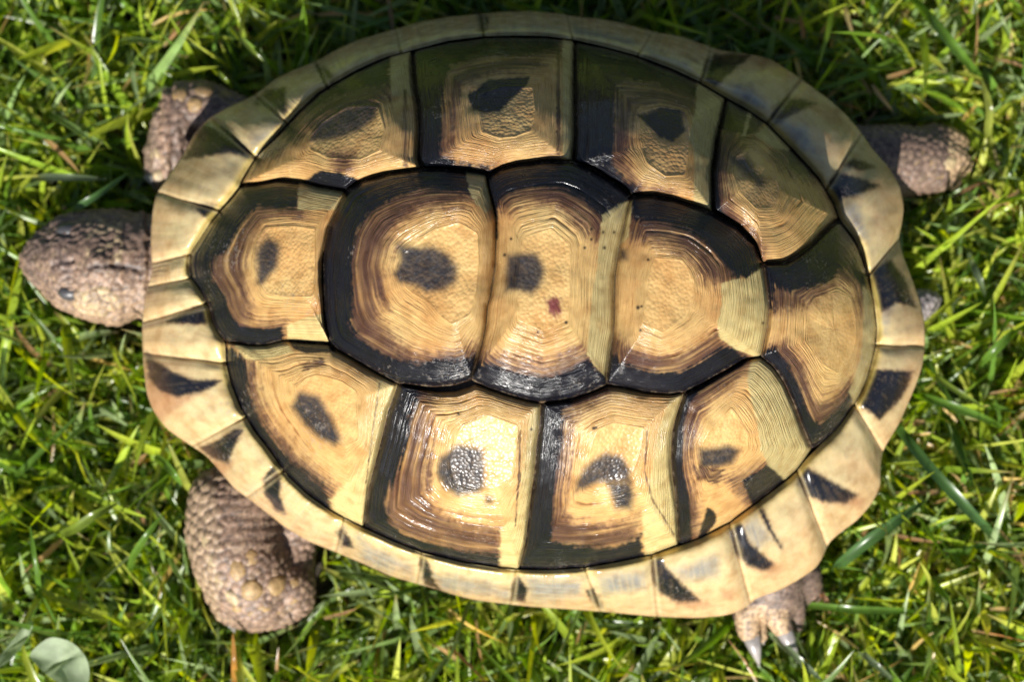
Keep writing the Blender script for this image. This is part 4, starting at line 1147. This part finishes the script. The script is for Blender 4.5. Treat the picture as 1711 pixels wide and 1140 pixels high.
big_blade([(385,45,0.012),(400,62,0.020),(425,88,0.021),(446,108,0.019)], 8, G3, 'small lit blade in the shadow over the upper front leg')
big_blade([(550,34,0.012),(567,38,0.020),(586,45,0.021),(604,52,0.019)], 7, G3, 'small lit blade in the shadow above the shell top left')
big_blade([(355,112,0.012),(365,122,0.019),(378,134,0.019),(388,146,0.016)], 8, G3, 'small lit blade tip just above the upper front leg')
big_blade([(50,300,0.006),(70,296,0.017),(120,296,0.019),(178,299,0.014)], 13, G4*0.8, 'grey-green blade lying level above the head')
big_blade([(100,362,0.006),(120,352,0.017),(160,328,0.019),(212,290,0.014)], 12, G2*1.2, 'dark green blade slanting up just above the head')
big_blade([(75,1150,0.010),(88,1105,0.016),(97,1060,0.019),(98,1028,0.021)], 11, G3, 'bright upright blade crossing the broad pale leaf')
big_blade([(66,1010,0.010),(64,970,0.018),(57,930,0.021),(50,880,0.020)], 9, G1*1.1, 'thin upright blade above the broad pale leaf')
big_blade([(100,895,0.014),(125,885,0.019),(160,860,0.021),(196,842,0.018)], 15, G3*0.95, 'broad bright blade left of the lower front leg')
big_blade([(215,960,0.008),(222,930,0.016),(245,895,0.020),(272,860,0.019)], 12, G1*1.1, 'curved green blade touching the lower front leg outline')
big_blade([(258,762,0.014),(275,775,0.020),(292,795,0.021),(304,812,0.018)], 12, G1*1.2, 'short bright blade above the lower front leg')
big_blade([(391,1150,0.005),(391,1110,0.014),(389,1060,0.015)], 9, np.array([0.42,0.21,0.05]), 'orange dry stalk rising from the bottom edge under the front claw', 'straw_stalk', 'straw')
big_blade([(1318,1078,0.003),(1326,1085,0.010),(1335,1105,0.009)], 6, np.array([0.40,0.17,0.05]), 'tiny orange straw beside the hind claw', 'straw_stalk', 'straw')
big_blade([(1362,1000,0.004),(1372,990,0.012),(1384,1010,0.013),(1388,1030,0.008)], 8, np.array([0.38,0.22,0.12]), 'brown dry stalk right of the lower hind foot', 'straw_stalk', 'straw')

def broad_leaf(poly, z, tilt, col, label):
    p = smooth_path(poly, 48, True, 3); c = p.mean(0)
    V = []; n = 48; k = 9
    for j in range(k):
        f = (j + 0.001) / (k - 1)
        q = c + (p - c) * f
        zz = z + tilt * (q[:, 0] - c[0]) / 60 + 0.0016 * f ** 2 + 0.0004 * np.sin(q[:, 0] / 11 + q[:, 1] / 17) - 0.0010 * np.exp(-((q[:, 1] - c[1] + 0.6 * (q[:, 0] - c[0])) / 5) ** 2)
        V.append(W(q[:, 0], q[:, 1], zz))
    V = np.vstack(V)
    cc = np.tile(col, (len(V), 1))
    F = grid_faces(k, n, True)
    low = V.copy(); low[:, 2] -= 0.0002
    o = new_mesh('broad_leaf', V, F, MATTE, cols=cc)
    o['label'] = label; o['category'] = 'leaf'
    return o
broad_leaf(P(46,1096, 64,1078, 84,1064, 102,1068, 120,1073, 136,1088, 147,1104, 151,1130, 146,1150, 112,1150, 84,1134, 62,1114), 0.0185, 0.001, np.array([0.33,0.40,0.25]), 'broad pale green leaf in the bottom left corner')
broad_leaf(P(-8,1108, 18,1074, 44,1042, 54,1034, 58,1044, 40,1078, 14,1108, -8,1120), 0.0175, -0.001, np.array([0.31,0.38,0.23]), 'narrow pale leaf at the left edge beside the broad leaf')
